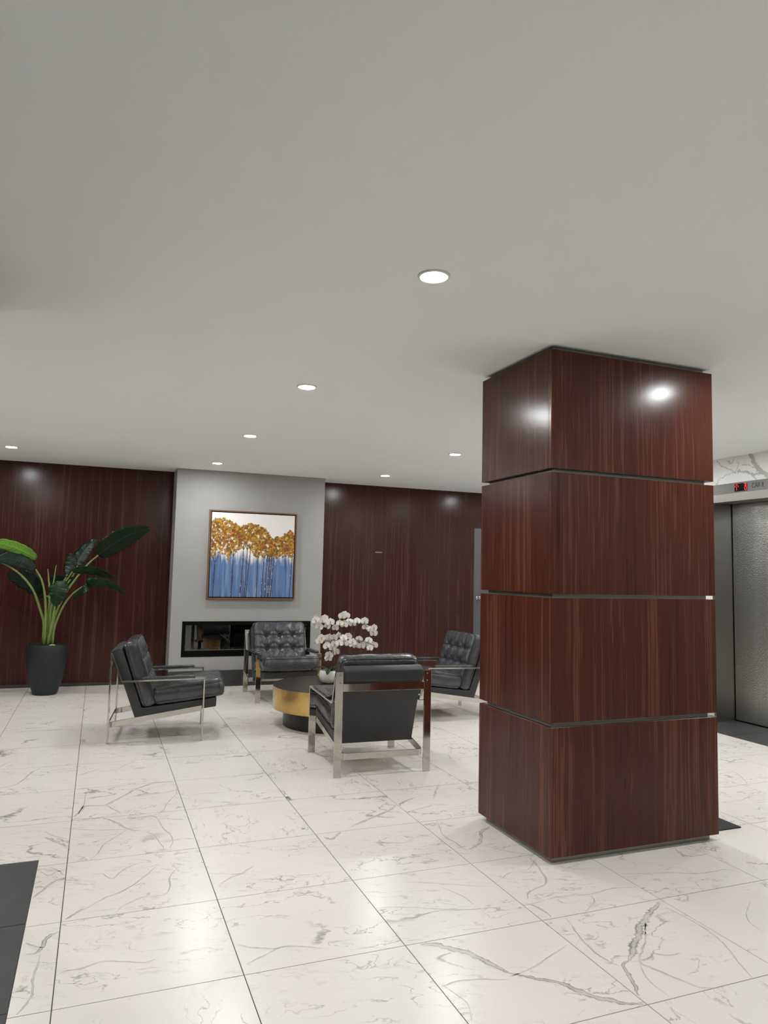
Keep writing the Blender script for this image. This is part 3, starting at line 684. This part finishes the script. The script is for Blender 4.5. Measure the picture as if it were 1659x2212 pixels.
for k in range(500):
    x, y = r2.uniform(FX0 + 0.05, FX1 - 0.05), r2.uniform(YF + 0.05, yi - 0.05)
    z = FZ0 + 0.078; s_ = r2.uniform(0.006, 0.013); a = r2.uniform(0, 6.28)
    vs = [(x + s_ * math.cos(a + i_ * 2.09), y + s_ * math.sin(a + i_ * 2.09), z - s_ * 0.4) for i_ in range(3)] + [(x + r2.uniform(-.3, .3) * s_, y, z + s_ * 0.9)]
    pb.add(vs, [(2, 1, 0), (0, 1, 3), (1, 2, 3), (2, 0, 3)])
eb = wpart(pb, 'ember_bed', M['pebble'], fp); eb['kind'] = 'stuff'

# ------------------------------------------------------------------ painting over the fireplace
PX0, PX1, PZ0, PZ1 = 1.284, 2.369, 1.042, 2.120
pic = empty('framed_painting', ((PX0 + PX1) / 2, YF, (PZ0 + PZ1) / 2), 0, 'framed painting of golden trees over blue above the fireplace', 'painting')
def fbar(mb, w, y0, y1, ins):
    a, b_, c, d = PX0 + ins, PX1 - ins, PZ0 + ins, PZ1 - ins
    mb.box((a, y0, c), (b_, y1, c + w)).box((a, y0, d - w), (b_, y1, d)).box((a, y0, c + w), (a + w, y1, d - w)).box((b_ - w, y0, c + w), (b_, y1, d - w))
    return mb
wpart(fbar(MB(), 0.016, YF - 0.048, YF - 0.0005, 0.0), 'frame', M['frame_wood'], pic)
wpart(MB().box((PX0 + 0.016, YF - 0.012, PZ0 + 0.016), (PX1 - 0.016, YF - 0.006, PZ1 - 0.016)), 'shadow_gap', M['black'], pic)
def lin(c): return np.array([((x / 255 + 0.055) / 1.055) ** 2.4 if x > 10 else x / 255 / 12.92 for x in c])
def canvas_col(U, V_, P):
    # U to the right, V upwards
    white = lin((236, 230, 226)); blue = lin((92, 120, 162)); blue2 = lin((62, 92, 144)); blue3 = lin((124, 150, 184))
    H, Wd = U.shape
    st = vnoise(U, V_, 70, 5, 5); st2 = vnoise(U, V_, 25, 3, 6)
    bl = blue[None, None] + (blue2 - blue) * np.clip(st * 1.6 - 0.6, 0, 1)[..., None] + (blue3 - blue) * np.clip(st2 * 1.8 - 0.9, 0, 1)[..., None]
    bl = bl + (lin((120, 170, 200)) - bl) * np.clip(vnoise(U, V_, 90, 4, 8) * 3 - 2.3, 0, .6)[..., None]
    edge = 0.505 + 0.05 * (vnoise(U, V_ * 0, 60, 1, 9) - 0.5) * 2 + 0.05 * np.exp(-((U - 0.47) / 0.1) ** 2) * -1.0
    k = np.clip((edge + 0.03 - V_) / 0.10, 0, 1)
    k = k * np.clip(0.7 + 0.6 * vnoise(U, V_, 80, 7, 10), 0, 1)
    lo = np.clip((0.44 - V_) / 0.06, 0, 1)
    k = np.maximum(k, lo * 0.98)
    img = white * (1 - k[..., None]) + bl * k[..., None]
    r = np.random.default_rng(21)
    trunks = [(0.06, .045, .50), (0.27, .255, .58), (0.385, .365, .66), (0.43, .415, .66), (0.47, .43, .66), (0.565, .555, .56), (0.64, .615, .56), (0.675, .66, .52), (0.705, .69, .52), (0.735, .70, .52), (0.765, .725, .58), (0.985, .96, .62)]
    for xt, xb, top in trunks:
        x = xb + (xt - xb) * np.clip(V_ / 0.6, 0, 1.2) + 0.004 * (vnoise(U * 0 + xt, V_, 3, 14, int(xt * 997)) - 0.5)
        w = 0.0042
        mm = (np.abs(U - x) < w) & (V_ < top)
        img[mm] = lin((62, 44, 46)) * 0.9
        ml = (np.abs(U - x + 0.006) < 0.002) & (V_ < top) & (vnoise(U, V_, 3, 30, int(xt * 991)) > 0.80)
        img[ml] = lin((215, 200, 185))
        for sgn in (-1, 1):
            mb_ = (np.abs(U - (x + sgn * (V_ - top + 0.10) * 0.42)) < 0.003) & (V_ > top - 0.10) & (V_ < top + 0.02)
            img[mb_] = lin((70, 62, 66))
    # foliage daubs
    lob = 0.022 * np.abs(np.sin(np.linspace(0, 1, 200) * 38)) - 0.012
    topc = lob + np.interp(np.linspace(0, 1, 200), [0, .08, .18, .27, .33, .42, .48, .55, .62, .68, .71, .80, .86, .90, .95, 1.0], [.90, .935, .915, .87, .83, .87, .875, .86, .83, .78, .70, .73, .735, .79, .81, .76])
    botc = -1.6 * lob - 0.03 + np.interp(np.linspace(0, 1, 200), [0, .05, .12, .2, .26, .34, .40, .46, .52, .60, .70, .80, .90, 1.0], [.48, .52, .56, .47, .58, .58, .66, .62, .50, .53, .53, .51, .53, .52])
    pal = [(166, 118, 32), (140, 98, 34), (186, 138, 38), (110, 82, 36), (196, 146, 50), (176, 100, 36), (152, 106, 42), (96, 82, 34), (206, 158, 44), (128, 74, 36), (120, 92, 30)]
    items = []
    for n_ in range(4200):
        u = r.random(); i_ = int(u * 199)
        v = r.uniform(botc[i_], topc[i_])
        dens = 1.0 if v > botc[i_] + 0.08 else 0.45
        if r.random() > dens: continue
        items.append((u, v, r.uniform(0.007, 0.017), pal[r.integers(len(pal))]))
    for n_ in range(34):
        u = r.random(); i_ = int(u * 199); v = r.uniform(botc[i_] + 0.05, topc[i_] - 0.03)
        items.append((u, v, r.uniform(0.011, 0.020), (228, 218, 205) if u < .5 or r.random() < .35 else (206, 178, 120)))
    for u, v in ((.07, .66), (.14, .70), (.27, .78), (.25, .73), (.31, .76), (.34, .68), (.24, .66), (.55, .79), (.72, .66), (.76, .63), (.92, .58), (.16, .75), (.85, .66), (.03, .62), (.33, .72)):
        items.append((u, v, 0.021, (140, 58, 40))); items.append((u + 0.012, v - 0.01, 0.014, (158, 80, 44)))
    for n_ in range(260):
        u = r.random(); i_ = int(u * 199); v = r.uniform(botc[i_], topc[i_])
        items.append((u, v, r.uniform(0.003, 0.0055), (66, 66, 34)))
    for u, v, s_, c in items:
        a0, a1 = max(int((u - s_ * 1.6) * Wd), 0), min(int((u + s_ * 1.6) * Wd) + 2, Wd)
        b0, b1 = max(int((v - s_ * 1.6) * H), 0), min(int((v + s_ * 1.6) * H) + 2, H)
        if a1 <= a0 or b1 <= b0: continue
        th = r.uniform(0, 3.14); du_, dv_ = U[b0:b1, a0:a1] - u, V_[b0:b1, a0:a1] - v
        p_ = du_ * math.cos(th) + dv_ * math.sin(th); q_ = -du_ * math.sin(th) + dv_ * math.cos(th)
        d = np.hypot(p_ / (s_ * 1.25), q_ / (s_ * 0.8))
        al = np.clip((1.0 - d) * 3.0, 0, 1)[..., None] * 0.92
        cc_ = lin(c) * (1 + 0.35 * np.clip(q_ / s_, -1, 1))[..., None]
        img[b0:b1, a0:a1] = img[b0:b1, a0:a1] * (1 - al) + cc_ * al
    return np.clip(img, 0, 1)
PI_ = 0.028
cv = painted_grid('canvas', 330, 330, (PX0 + PI_, YF - 0.038, PZ0 + PI_), (PX1 - PX0 - 2 * PI_, 0, 0), (0, 0, PZ1 - PZ0 - 2 * PI_), (0, -1, 0), canvas_col, M['paint_attr'])
cv.parent = pic; cv.matrix_parent_inverse = Matrix.Translation(pic.location).inverted()
wpart(MB().box((PX0 + PI_, YF - 0.0375, PZ0 + PI_), (PX1 - PI_, YF - 0.012, PZ1 - PI_)), 'stretcher', M['trim_white'], pic)

# ------------------------------------------------------------------ armchairs
def cushion_mesh(name, hx, hy, hz, nx, ny, nz, puff, buttons=(), rows=(), cols=(), exp=7.0, seed=0, front=0.0, wrinkle=0.003):
    """box cushion: local x, y across, z through its thickness (front face +z)"""
    bm = bmesh.new()
    vid = {}
    def vert(i, j, k):
        if (i, j, k) not in vid:
            a, b, c = 2 * i / nx - 1, 2 * j / ny - 1, 2 * k / nz - 1
            # denser rows near the edges
            a = math.copysign(1 - (1 - abs(a)) ** 1.25, a); b = math.copysign(1 - (1 - abs(b)) ** 1.25, b)
            e2 = 3.2
            n_ = (abs(a) ** exp + abs(b) ** exp) ** (1 / exp); m_ = max(abs(a), abs(b), 1e-6)
            rr = n_ / m_ if m_ > 0 else 1
            # round the plan corners
            a2, b2 = a / max(rr, 1e-6), b / max(rr, 1e-6)
            # round the thickness at the rim
            rim = max(abs(a), abs(b))
            tz = c
            if abs(c) > 0.999:
                tz = c * (1 - 0.20 * max(0.0, (rim - 0.90) / 0.10) ** 2.2)
            else:
                side = 1 - 0.0 * abs(c)
            bul = 1 + 0.035 * (1 - c * c) * (rim ** 6)
            x, y = a2 * hx * (1 - 0.02 * abs(c) * (rim > 0.999)), b2 * hy * (1 - 0.02 * abs(c) * (rim > 0.999))
            x *= bul if abs(a) > 0.99 else 1; y *= bul if abs(b) > 0.99 else 1
            z = tz * hz * (1 + puff * (1 - abs(a) ** 3) * (1 - abs(b) ** 3))
            if c > 0.999:
                dz = 0.0
                for (u, v) in buttons:
                    d = math.hypot(x - u, y - v); an = math.atan2(y - v, x - u)
                    dz -= 0.026 * math.exp(-(d / 0.028) ** 2) + 0.016 * math.exp(-(d / 0.075) ** 2)
                    dz += 0.0045 * math.sin(an * 7 + u * 40) * math.exp(-((d - 0.05) / 0.04) ** 2)
                for v in rows:
                    dz -= 0.013 * math.exp(-((y - v) / 0.014) ** 2) * (0.6 + 0.4 * noise.noise(Vector((x * 12, v * 9, 3))))
                for u in cols:
                    dz -= 0.0055 * math.exp(-((x - u) / 0.007) ** 2)
                z += dz * min(1.0, (1 - rim) / 0.06 + 0.15)
            w = wrinkle
            q = Vector((x * 9 + seed, y * 9, z * 9))
            o = noise.noise_vector(q) * w + noise.noise_vector(q * 2.6) * (w * 0.16)
            vid[(i, j, k)] = bm.verts.new((x + o.x, y + o.y, z + o.z))
        return vid[(i, j, k)]
    def quad(a, b, c, d):
        f = bm.faces.new((a, b, c, d)); f.smooth = True
    for i in range(nx):
        for j in range(ny):
            quad(vert(i, j, nz), vert(i + 1, j, nz), vert(i + 1, j + 1, nz), vert(i, j + 1, nz))
            quad(vert(i, j + 1, 0), vert(i + 1, j + 1, 0), vert(i + 1, j, 0), vert(i, j, 0))
    for k in range(nz):
        for i in range(nx):
            quad(vert(i, 0, k), vert(i + 1, 0, k), vert(i + 1, 0, k + 1), vert(i, 0, k + 1))
            quad(vert(i + 1, ny, k), vert(i, ny, k), vert(i, ny, k + 1), vert(i + 1, ny, k + 1))
        for j in range(ny):
            quad(vert(0, j + 1, k), vert(0, j, k), vert(0, j, k + 1), vert(0, j + 1, k + 1))
            quad(vert(nx, j, k), vert(nx, j + 1, k), vert(nx, j + 1, k + 1), vert(nx, j, k + 1))
    me = bpy.data.meshes.new(name)
    bmesh.ops.recalc_face_normals(bm, faces=bm.faces)
    bm.to_mesh(me); bm.free()
    return me

def rim_loop(hx, hy, z, exp=7.0, n=72):
    out = []
    for k in range(n):
        a = 2 * math.pi * k / n
        c, s_ = math.cos(a), math.sin(a)
        m_ = max(abs(c), abs(s_)); c, s_ = c / m_, s_ / m_
        r_ = (abs(c) ** exp + abs(s_) ** exp) ** (1 / exp)
        out.append(Vector((c / r_ * hx, s_ / r_ * hy, z)))
    return out

def bar_path(pts, y0, y1, t):
    """flat bar of thickness t along an open path of (s, z), between y0 and y1"""
    b = MB(); n = len(pts)
    P = [Vector(p) for p in pts]; A = []; B = []
    for i, p in enumerate(P):
        d0 = (P[i] - P[i - 1]).normalized() if i else (P[1] - P[0]).normalized()
        d1 = (P[i + 1] - P[i]).normalized() if i < n - 1 else d0
        n0, n1 = Vector((-d0.y, d0.x)), Vector((-d1.y, d1.x))
        m_ = (n0 + n1).normalized(); k = t / 2 / max(0.35, m_.dot(n0))
        A.append(p + m_ * k); B.append(p - m_ * k)
    poly = [(p.x, p.y) for p in A] + [(p.x, p.y) for p in reversed(B)]
    # as quads, so that the bend stays clean
    for i in range(n - 1):
        b.prism([(B[i].x, B[i].y), (B[i + 1].x, B[i + 1].y), (A[i + 1].x, A[i + 1].y), (A[i].x, A[i].y)], y0, y1)
    return b

def make_chair():
    t = empty('armchair', (0, 0, 0))
    BW, BT, Y = 0.054, 0.012, 0.330
    for sd in (-1, 1):
        ya, yb_ = sd * Y - BW / 2, sd * Y + BW / 2
        bar_path([(0.0, 0.0), (0.0, 0.712)], ya, yb_, BT).build('rear_leg', M['chrome'], t, bevel=0.0015, seg=1)
        bar_path([(0.730, 0.0), (0.733, 0.4965)], ya, yb_, BT).build('front_leg', M['chrome'], t, bevel=0.0015, seg=1)
        bar_path([(0.739, 0.503), (0.092, 0.487)], ya, yb_, BT).build('arm_rail', M['chrome'], t, bevel=0.0015, seg=1)
        bar_path([(0.088, 0.490), (0.004, 0.708)], ya, yb_, BT).build('back_rail', M['chrome'], t, bevel=0.0015, seg=1)
        pm = cushion_mesh('arm_pad', 0.205, 0.027, 0.012, 20, 6, 4, 0.15, exp=5, wrinkle=0.0006)
        pm.transform(Matrix.Translation((0.450, sd * Y, 0.511)) @ Matrix.Rotation(-0.0247, 4, 'Y'))
        link('arm_pad', pm, M['leather'], t)
        for zz in (0.640, 0.690):
            bo = MB().lathe([(0.0, 0.004), (0.005, 0.0035), (0.006, 0.0)], 12)
            o = bo.build('bolt', M['steel_dark'], t, smooth=True); o.location = (-0.0062, sd * (Y - 0.005), zz); o.rotation_euler = (0, -math.pi / 2, 0)
    # U-shaped lower band: one flat bar round the back, rising towards the front legs
    path = []
    yi = 0.296; r_ = 0.03
    path.append((0.722, -yi))
    path.append((r_, -yi))
    for k in range(1, 6): a = k / 6 * math.pi / 2; path.append((r_ - r_ * math.sin(a), -yi + r_ - r_ * math.cos(a)))
    path.append((0.0, -yi + r_)); path.append((0.0, yi - r_))
    for k in range(1, 6): a = k / 6 * math.pi / 2; path.append((r_ - r_ * math.cos(a), yi - r_ + r_ * math.sin(a)))
    path.append((r_, yi)); path.append((0.722, yi))
    b = MB(); th = 0.010; n = len(path); P = [Vector(p) for p in path]; vs = []
    for i, p in enumerate(P):
        d = (P[min(i + 1, n - 1)] - P[max(i - 1, 0)]).normalized(); nn = Vector((d.y, -d.x)) * th / 2
        zb = 0.116 + 0.116 * max(0.0, p.x) / 0.72
        for q, z in ((p + nn, zb), (p + nn, zb + 0.044), (p - nn, zb + 0.044), (p - nn, zb)): vs.append((q.x, q.y, z))
    fs = [(0, 1, 2, 3), tuple(4 * (n - 1) + k for k in (3, 2, 1, 0))]
    for i in range(n - 1):
        for k in range(4): fs.append((4 * i + k, 4 * i + 4 + k, 4 * i + 4 + (k + 1) % 4, 4 * i + (k + 1) % 4))
    b.add(vs, fs).build('base_band', M['chrome'], t, bevel=0.001, seg=1)
    MB().box((-0.006, -0.303, 0.578), (0.006, 0.303, 0.631)).build('rear_rail', M['chrome'], t, bevel=0.0015, seg=1)
    # upholstered L-shaped shell with the rolled top
    prof = [(0.199, 0.178), (0.836, 0.262), (0.838, 0.336), (0.246, 0.262), (0.082, 0.722), (0.068, 0.744), (0.044, 0.748), (0.000, 0.730), (-0.013, 0.714), (-0.012, 0.645), (0.030, 0.636)]
    MB().prism(prof, -0.293, 0.293).build('shell', M['shell'], t, bevel=0.008, seg=3, auto=50)
    # seat cushion
    tilt = -math.radians(7.35)
    hx, hy, hz = 0.282, 0.300, 0.070
    T_ = Matrix.Translation((0.613, 0, 0.309 + 0.078)) @ Matrix.Rotation(tilt, 4, 'Y')
    sm = cushion_mesh('seat_cushion', hx, hy, hz, 44, 44, 6, 0.20, cols=(), exp=14, seed=3.0, wrinkle=0.004)
    sm.transform(T_)
    sc = link('seat_cushion', sm, M['leather'], t)
    for z in (-0.048, 0.052):
        pb_ = MB().tube([T_ @ p for p in rim_loop(hx * 1.004, hy * 1.004, z, 14.0)], 0.0035, 6, closed=True)
        pb_.build('piping', M['piping'], sc, smooth=True)
    # tufted back cushion
    hw, hh, ht = 0.294, 0.274, 0.060
    ca_ = math.radians(18.5)
    # local x -> across, y -> up along the back, z -> forward
    ex_ = Vector((0, 1, 0)); ey_ = Vector((-math.sin(ca_), 0, math.cos(ca_))); ez_ = Vector((math.cos(ca_), 0, math.sin(ca_)))
    R_ = Matrix((ex_, ey_, ez_)).transposed().to_4x4()
    T2 = Matrix.Translation((0.224, 0, 0.536)) @ R_
    bl = [(u, v) for u in (-0.150, 0.0, 0.150) for v in (-0.030, 0.118)]
    bmh = cushion_mesh('back_cushion', hw, hh, ht, 60, 60, 6, 0.42, bl, (-0.030, 0.118), (-0.150, 0.0, 0.150), 16, 7.0, wrinkle=0.0040)
    bmh.transform(T2)
    bc = link('back_cushion', bmh, M['leather'], t)
    for z in (-0.040, 0.044):
        MB().tube([T2 @ p for p in rim_loop(hw * 1.004, hh * 1.004, z, 16.0)], 0.0035, 6, closed=True).build('piping', M['piping'], bc, smooth=True)
    for (u, v) in bl:
        o = MB().lathe([(0.0, 0.005), (0.007, 0.004), (0.010, 0.0), (0.008, -0.004)], 12).build('button', M['leather'], bc, smooth=True)
        o.matrix_basis = T2 @ Matrix.Translation((u, v, ht * 1.42 - 0.046))
    return t

def copy_tree(o, parent=None):
    c = o.copy(); COL.objects.link(c)
    if parent is not None: c.parent = parent
    for ch in list(o.children): copy_tree(ch, c)
    return c

ch0 = make_chair()
GC = 'charcoal leather and chrome armchairs round the coffee table'
def place(o, x, y, deg, label):
    o.location = (x, y, 0); o.rotation_euler = (0, 0, math.radians(deg))
    setp(o, label, 'armchair', GC)
bpy.context.view_layer.update()
chairs = [ch0, copy_tree(ch0), copy_tree(ch0), copy_tree(ch0)]
place(chairs[0], 0.238, 3.964, -6.5, 'charcoal leather armchair with chrome frame seen side-on, left of the coffee table')
place(chairs[1], 2.035, 5.800, -90.5, 'charcoal leather armchair facing the camera in front of the black fireplace')
place(chairs[2], 1.983, 2.180, 88.0, 'charcoal leather armchair nearest the camera, seen from behind with its plain back')
place(chairs[3], 3.768, 4.085, 182.0, 'charcoal leather armchair half hidden by the walnut pillar, facing left')

# ------------------------------------------------------------------ coffee table
TX, TY, TZ = 2.164, 3.907, 0.358
ct = empty('coffee_table', (TX, TY, 0), 0, 'low round drum coffee table with brass side on a black plinth', 'table')
MB().lathe([(0.461, 0.0), (0.461, 0.160)], 96).build('plinth', M['black_satin'], ct, auto=40)
MB().lathe([(0.5590, 0.158), (0.5600, 0.1595), (0.5600, 0.3555), (0.5590, 0.3565)], 128).build('drum', M['gold'], ct, auto=40)
MB().lathe([(0.5585, 0.3567), (0.5580, 0.358), (0.0, 0.358)], 128).build('tabletop', M['bronze'], ct)

# ------------------------------------------------------------------ orchid
OX, OY = 2.145, 3.985
orc = empty('potted_orchid', (OX, OY, TZ), 0, 'white orchid with arching sprays in a round white bowl on the coffee table', 'plant')
MB().lathe([(0.0, 0.0005), (0.055, 0.0005), (0.078, 0.012), (0.096, 0.040), (0.101, 0.070), (0.097, 0.100), (0.088, 0.118), (0.082, 0.119), (0.086, 0.100), (0.088, 0.085), (0.0, 0.085)], 48).build('bowl', M['ceramic'], orc, smooth=True, auto=50)
MB().lathe([(0.087, 0.088), (0.06, 0.094), (0.0, 0.098)], 32).build('moss', M['moss'], orc, smooth=True)
for pts in OSTEMS:
    P = spline(pts, 30)
    if pts[0][2] < TZ + 0.2:
        P[0] = Vector((OX + (P[0].x - OX) * 0.5, OY, TZ + 0.09)); 
    o = MB().tube(P, 0.0042, 6, 0.0022).build('stem', M['ostem'], None, smooth=True)
    o.parent = orc; o.matrix_parent_inverse = Matrix.Translation(orc.location).inverted()
def petal(mb, ang, r0, r1, wid, z0, cup, n=6):
    vs = []; fs = []
    for i in range(n + 1):
        t_ = i / n; w = wid * math.sin(math.pi * min(1, 0.10 + 0.86 * t_)) ** 0.62
        r_ = r0 + (r1 - r0) * t_
        for k in (-1, 0, 1):
            x, y = r_, w * k
            z = z0 + cup * t_ * t_ + 0.12 * wid * abs(k)
            vs.append((x * math.cos(ang) - y * math.sin(ang), x * math.sin(ang) + y * math.cos(ang), z))
    for i in range(n):
        for k in (0, 1): fs.append((i * 3 + k, i * 3 + k + 1, i * 3 + 4 + k, i * 3 + 3 + k))
    mb.add(vs, fs)
def flower_mesh(seed):
    r_ = random.Random(seed); b = MB()
    for a in (90, 215, 325): petal(b, math.radians(a + r_.uniform(-6, 6)), 0.002, 0.033, 0.0135, -0.002, r_.uniform(-0.008, 0.004))
    for a in (8, 172): petal(b, math.radians(a + r_.uniform(-8, 8)), 0.002, 0.034, 0.0225, 0.001, r_.uniform(-0.006, 0.005))
    me = b.mesh('flower', True)
    return me
def lip_mesh():
    b = MB(); petal(b, math.radians(270), 0.0, 0.013, 0.005, 0.004, 0.006, 4)
    b.lathe([(0.0, 0.011), (0.003, 0.009), (0.0045, 0.004), (0.003, 0.001)], 8)
    return b.mesh('lip', True)
fms = [flower_mesh(s_) for s_ in range(4)]; lm = lip_mesh()
for fm in fms: fm.materials.append(M['petal'])
lm.materials.append(M['lip'])
rf = random.Random(5)
cpos = Vector((0.067, -2.61, 1.404))
for k, p in enumerate(FLOWERS):
    p = Vector(p)
    d = (cpos - p).normalized()
    side = (p.x - OX) * 1.2
    d = (d + Vector((0.35 * side + rf.gauss(0, .28), rf.gauss(0, .2), rf.gauss(-0.05, .22)))).normalized()
    up = Vector((rf.gauss(0, .2), 0, 1)); ex = up.cross(d).normalized(); ey = d.cross(ex)
    mw = Matrix((ex, ey, d)).transposed().to_4x4(); mw.translation = p
    s_ = rf.uniform(1.0, 1.2)
    f = link('flower', fms[k % 4], None, orc)
    f.matrix_basis = Matrix.Translation(-orc.location) @ mw @ Matrix.Scale(s_, 4)
    l_ = link('lip', lm, None, f)
# small buds at the spray ends
for p in ((2.025, 3.9, 0.862), (1.985, 3.90, 0.80)):
    pass
for k, (a, w) in enumerate(((2.6, 0.035), (0.5, 0.034), (4.3, 0.032))):
    P = spline([(0, 0, 0.09), (0.05 * math.cos(a), 0.05 * math.sin(a), 0.135), (0.13 * math.cos(a), 0.13 * math.sin(a), 0.140), (0.19 * math.cos(a), 0.19 * math.sin(a), 0.100)], 12)
    b = MB(); sdv = Vector((-math.sin(a), math.cos(a), 0))
    for i, p in enumerate(P):
        ww = w * math.sin(math.pi * (0.12 + 0.85 * i / 11)) ** 0.7
        for q in (-1, 0, 1): b.v.append(tuple(p + sdv * ww * q + Vector((0, 0, 0.006 * abs(q)))))
    for i in range(11):
        for q in (0, 1): b.f.append((i * 3 + q, i * 3 + q + 1, i * 3 + 4 + q, i * 3 + 3 + q))
    o = b.build('leaf', M['leaf0'], orc, smooth=True)
    so = o.modifiers.new('thickness', 'SOLIDIFY'); so.thickness = 0.002

# ------------------------------------------------------------------ potted plant
QX, QY = -0.412, 6.19
pp = empty('potted_plant', (QX, QY, 0), 0, 'tall broad-leaved green plant in a charcoal tapered planter by the wooden wall', 'plant')
MB().lathe([(0.0, 0.001), (0.116, 0.001), (0.124, 0.006), (0.165, 0.140), (0.190, 0.270), (0.203, 0.400), (0.208, 0.535), (0.205, 0.540), (0.192, 0.540), (0.190, 0.535), (0.188, 0.515), (0.0, 0.515)], 64).build('planter', M['pot'], pp, smooth=True, auto=40)
so_ = MB(); so_.lathe([(0.187, 0.518), (0.12, 0.526), (0.0, 0.534)], 32).build('soil', M['soil'], pp, smooth=True)
rm = random.Random(8); mo = MB()
for k in range(420):
    a, r_ = rm.uniform(0, 6.28), 0.175 * math.sqrt(rm.random())
    x, y = r_ * math.cos(a), r_ * math.sin(a)
    s_ = rm.uniform(0.008, 0.02)
    mo.add([(x - s_, y, 0.523), (x + s_, y - s_ * .5, 0.523), (x, y + s_, 0.523), (x + rm.uniform(-s_, s_), y, 0.529 + s_ * rm.uniform(.6, 1.4))], [(0, 1, 3), (1, 2, 3), (2, 0, 3)])
mo_o = mo.build('moss', M['moss'], pp); mo_o['kind'] = 'stuff'
st_o = MB().lathe([(0.0, 0.0), (0.026, 0.006), (0.030, 0.018), (0.020, 0.030), (0.0, 0.034)], 12).build('stone', M['stone'], pp, smooth=True)
st_o.location = (0.055, -0.150, 0.522); st_o.scale = (1.2, 0.9, 0.9)
pinv = Matrix.Translation(pp.location).inverted()
def leaf_obj(rib, wv, hw, kind, seed):
    n, mm = 22, 4
    P = spline(rib, n); wv = Vector(wv).normalized()
    vs = []; fs = []; uvs = []
    r_ = random.Random(seed)
    ph = r_.uniform(0, 6)
    for i, p in enumerate(P):
        t_ = i / (n - 1)
        w = hw * (math.sin(math.pi * (0.035 + 0.95 * t_) ** 0.85)) ** 0.62
        d = (P[min(i + 1, n - 1)] - P[max(i - 1, 0)]).normalized()
        wd = (wv - d * wv.dot(d)).normalized()
        nn = wd.cross(d).normalized()
        if nn.y > 0: nn = -nn
        for k in range(-mm, mm + 1):
            s_ = k / mm
            ruf = 0.10 * hw * math.sin(t_ * 26 + ph + s_ * 2) * abs(s_) ** 2
            jag = 1.0 + 0.05 * math.sin(t_ * 41 + ph * 2 + (k > 0)) * abs(s_)
            q = p + wd * w * s_ * jag + nn * (-0.16 * w * abs(s_) + 0.10 * w * s_ * s_ + ruf)
            vs.append(tuple(q)); uvs.append((t_, s_))
    c = 2 * mm + 1
    for i in range(n - 1):
        for k in range(c - 1):
            fs.append((i * c + k, i * c + k + 1, (i + 1) * c + k + 1, (i + 1) * c + k))
    me = bpy.data.meshes.new('leaf'); me.from_pydata(vs, [], fs); me.update()
    ul = me.uv_layers.new(name='UVMap')
    for lp in me.loops: ul.data[lp.index].uv = uvs[lp.vertex_index]
    me.polygons.foreach_set('use_smooth', [True] * len(me.polygons))
    o = link('leaf', me, M['leaf%d' % kind], pp)
    o.matrix_parent_inverse = pinv
    so = o.modifiers.new('thickness', 'SOLIDIFY'); so.thickness = 0.0018; so.offset = 0
    if kind == 1: o['label'] = 'bright yellow-green leaf'
for k, (rib, wv, hw, kind) in enumerate(LEAVES): leaf_obj(rib, wv, hw, kind, k)
for pts, r0, r1 in STEMS:
    P = spline(pts, 26)
    b = P[0]; P[0] = Vector((QX + (b.x - QX) * 1.0, b.y, 0.512))
    o = MB().tube(P, r0, 8, r1).build('stem', M['stem'], pp, smooth=True)
    o.matrix_parent_inverse = pinv

# ------------------------------------------------------------------ small marks
o = MB().box((-0.048, -0.001, -0.006), (0.048, 0.0, 0.006)).build('tape_strip', M['tape']); o.location = (3.655, YB - 0.0003, 1.683)
setp(o, 'tiny pale strip of tape stuck on the wood wall', 'tape')
o = MB().lathe([(0.0, 0.0), (0.010, 0.001), (0.012, 0.005), (0.006, 0.010), (0.0, 0.011)], 7).build('paper_scrap', M['ceramic']); o.location = (1.180, 1.321, 0.0006)
setp(o, 'tiny white scrap lying on the marble floor', 'scrap')
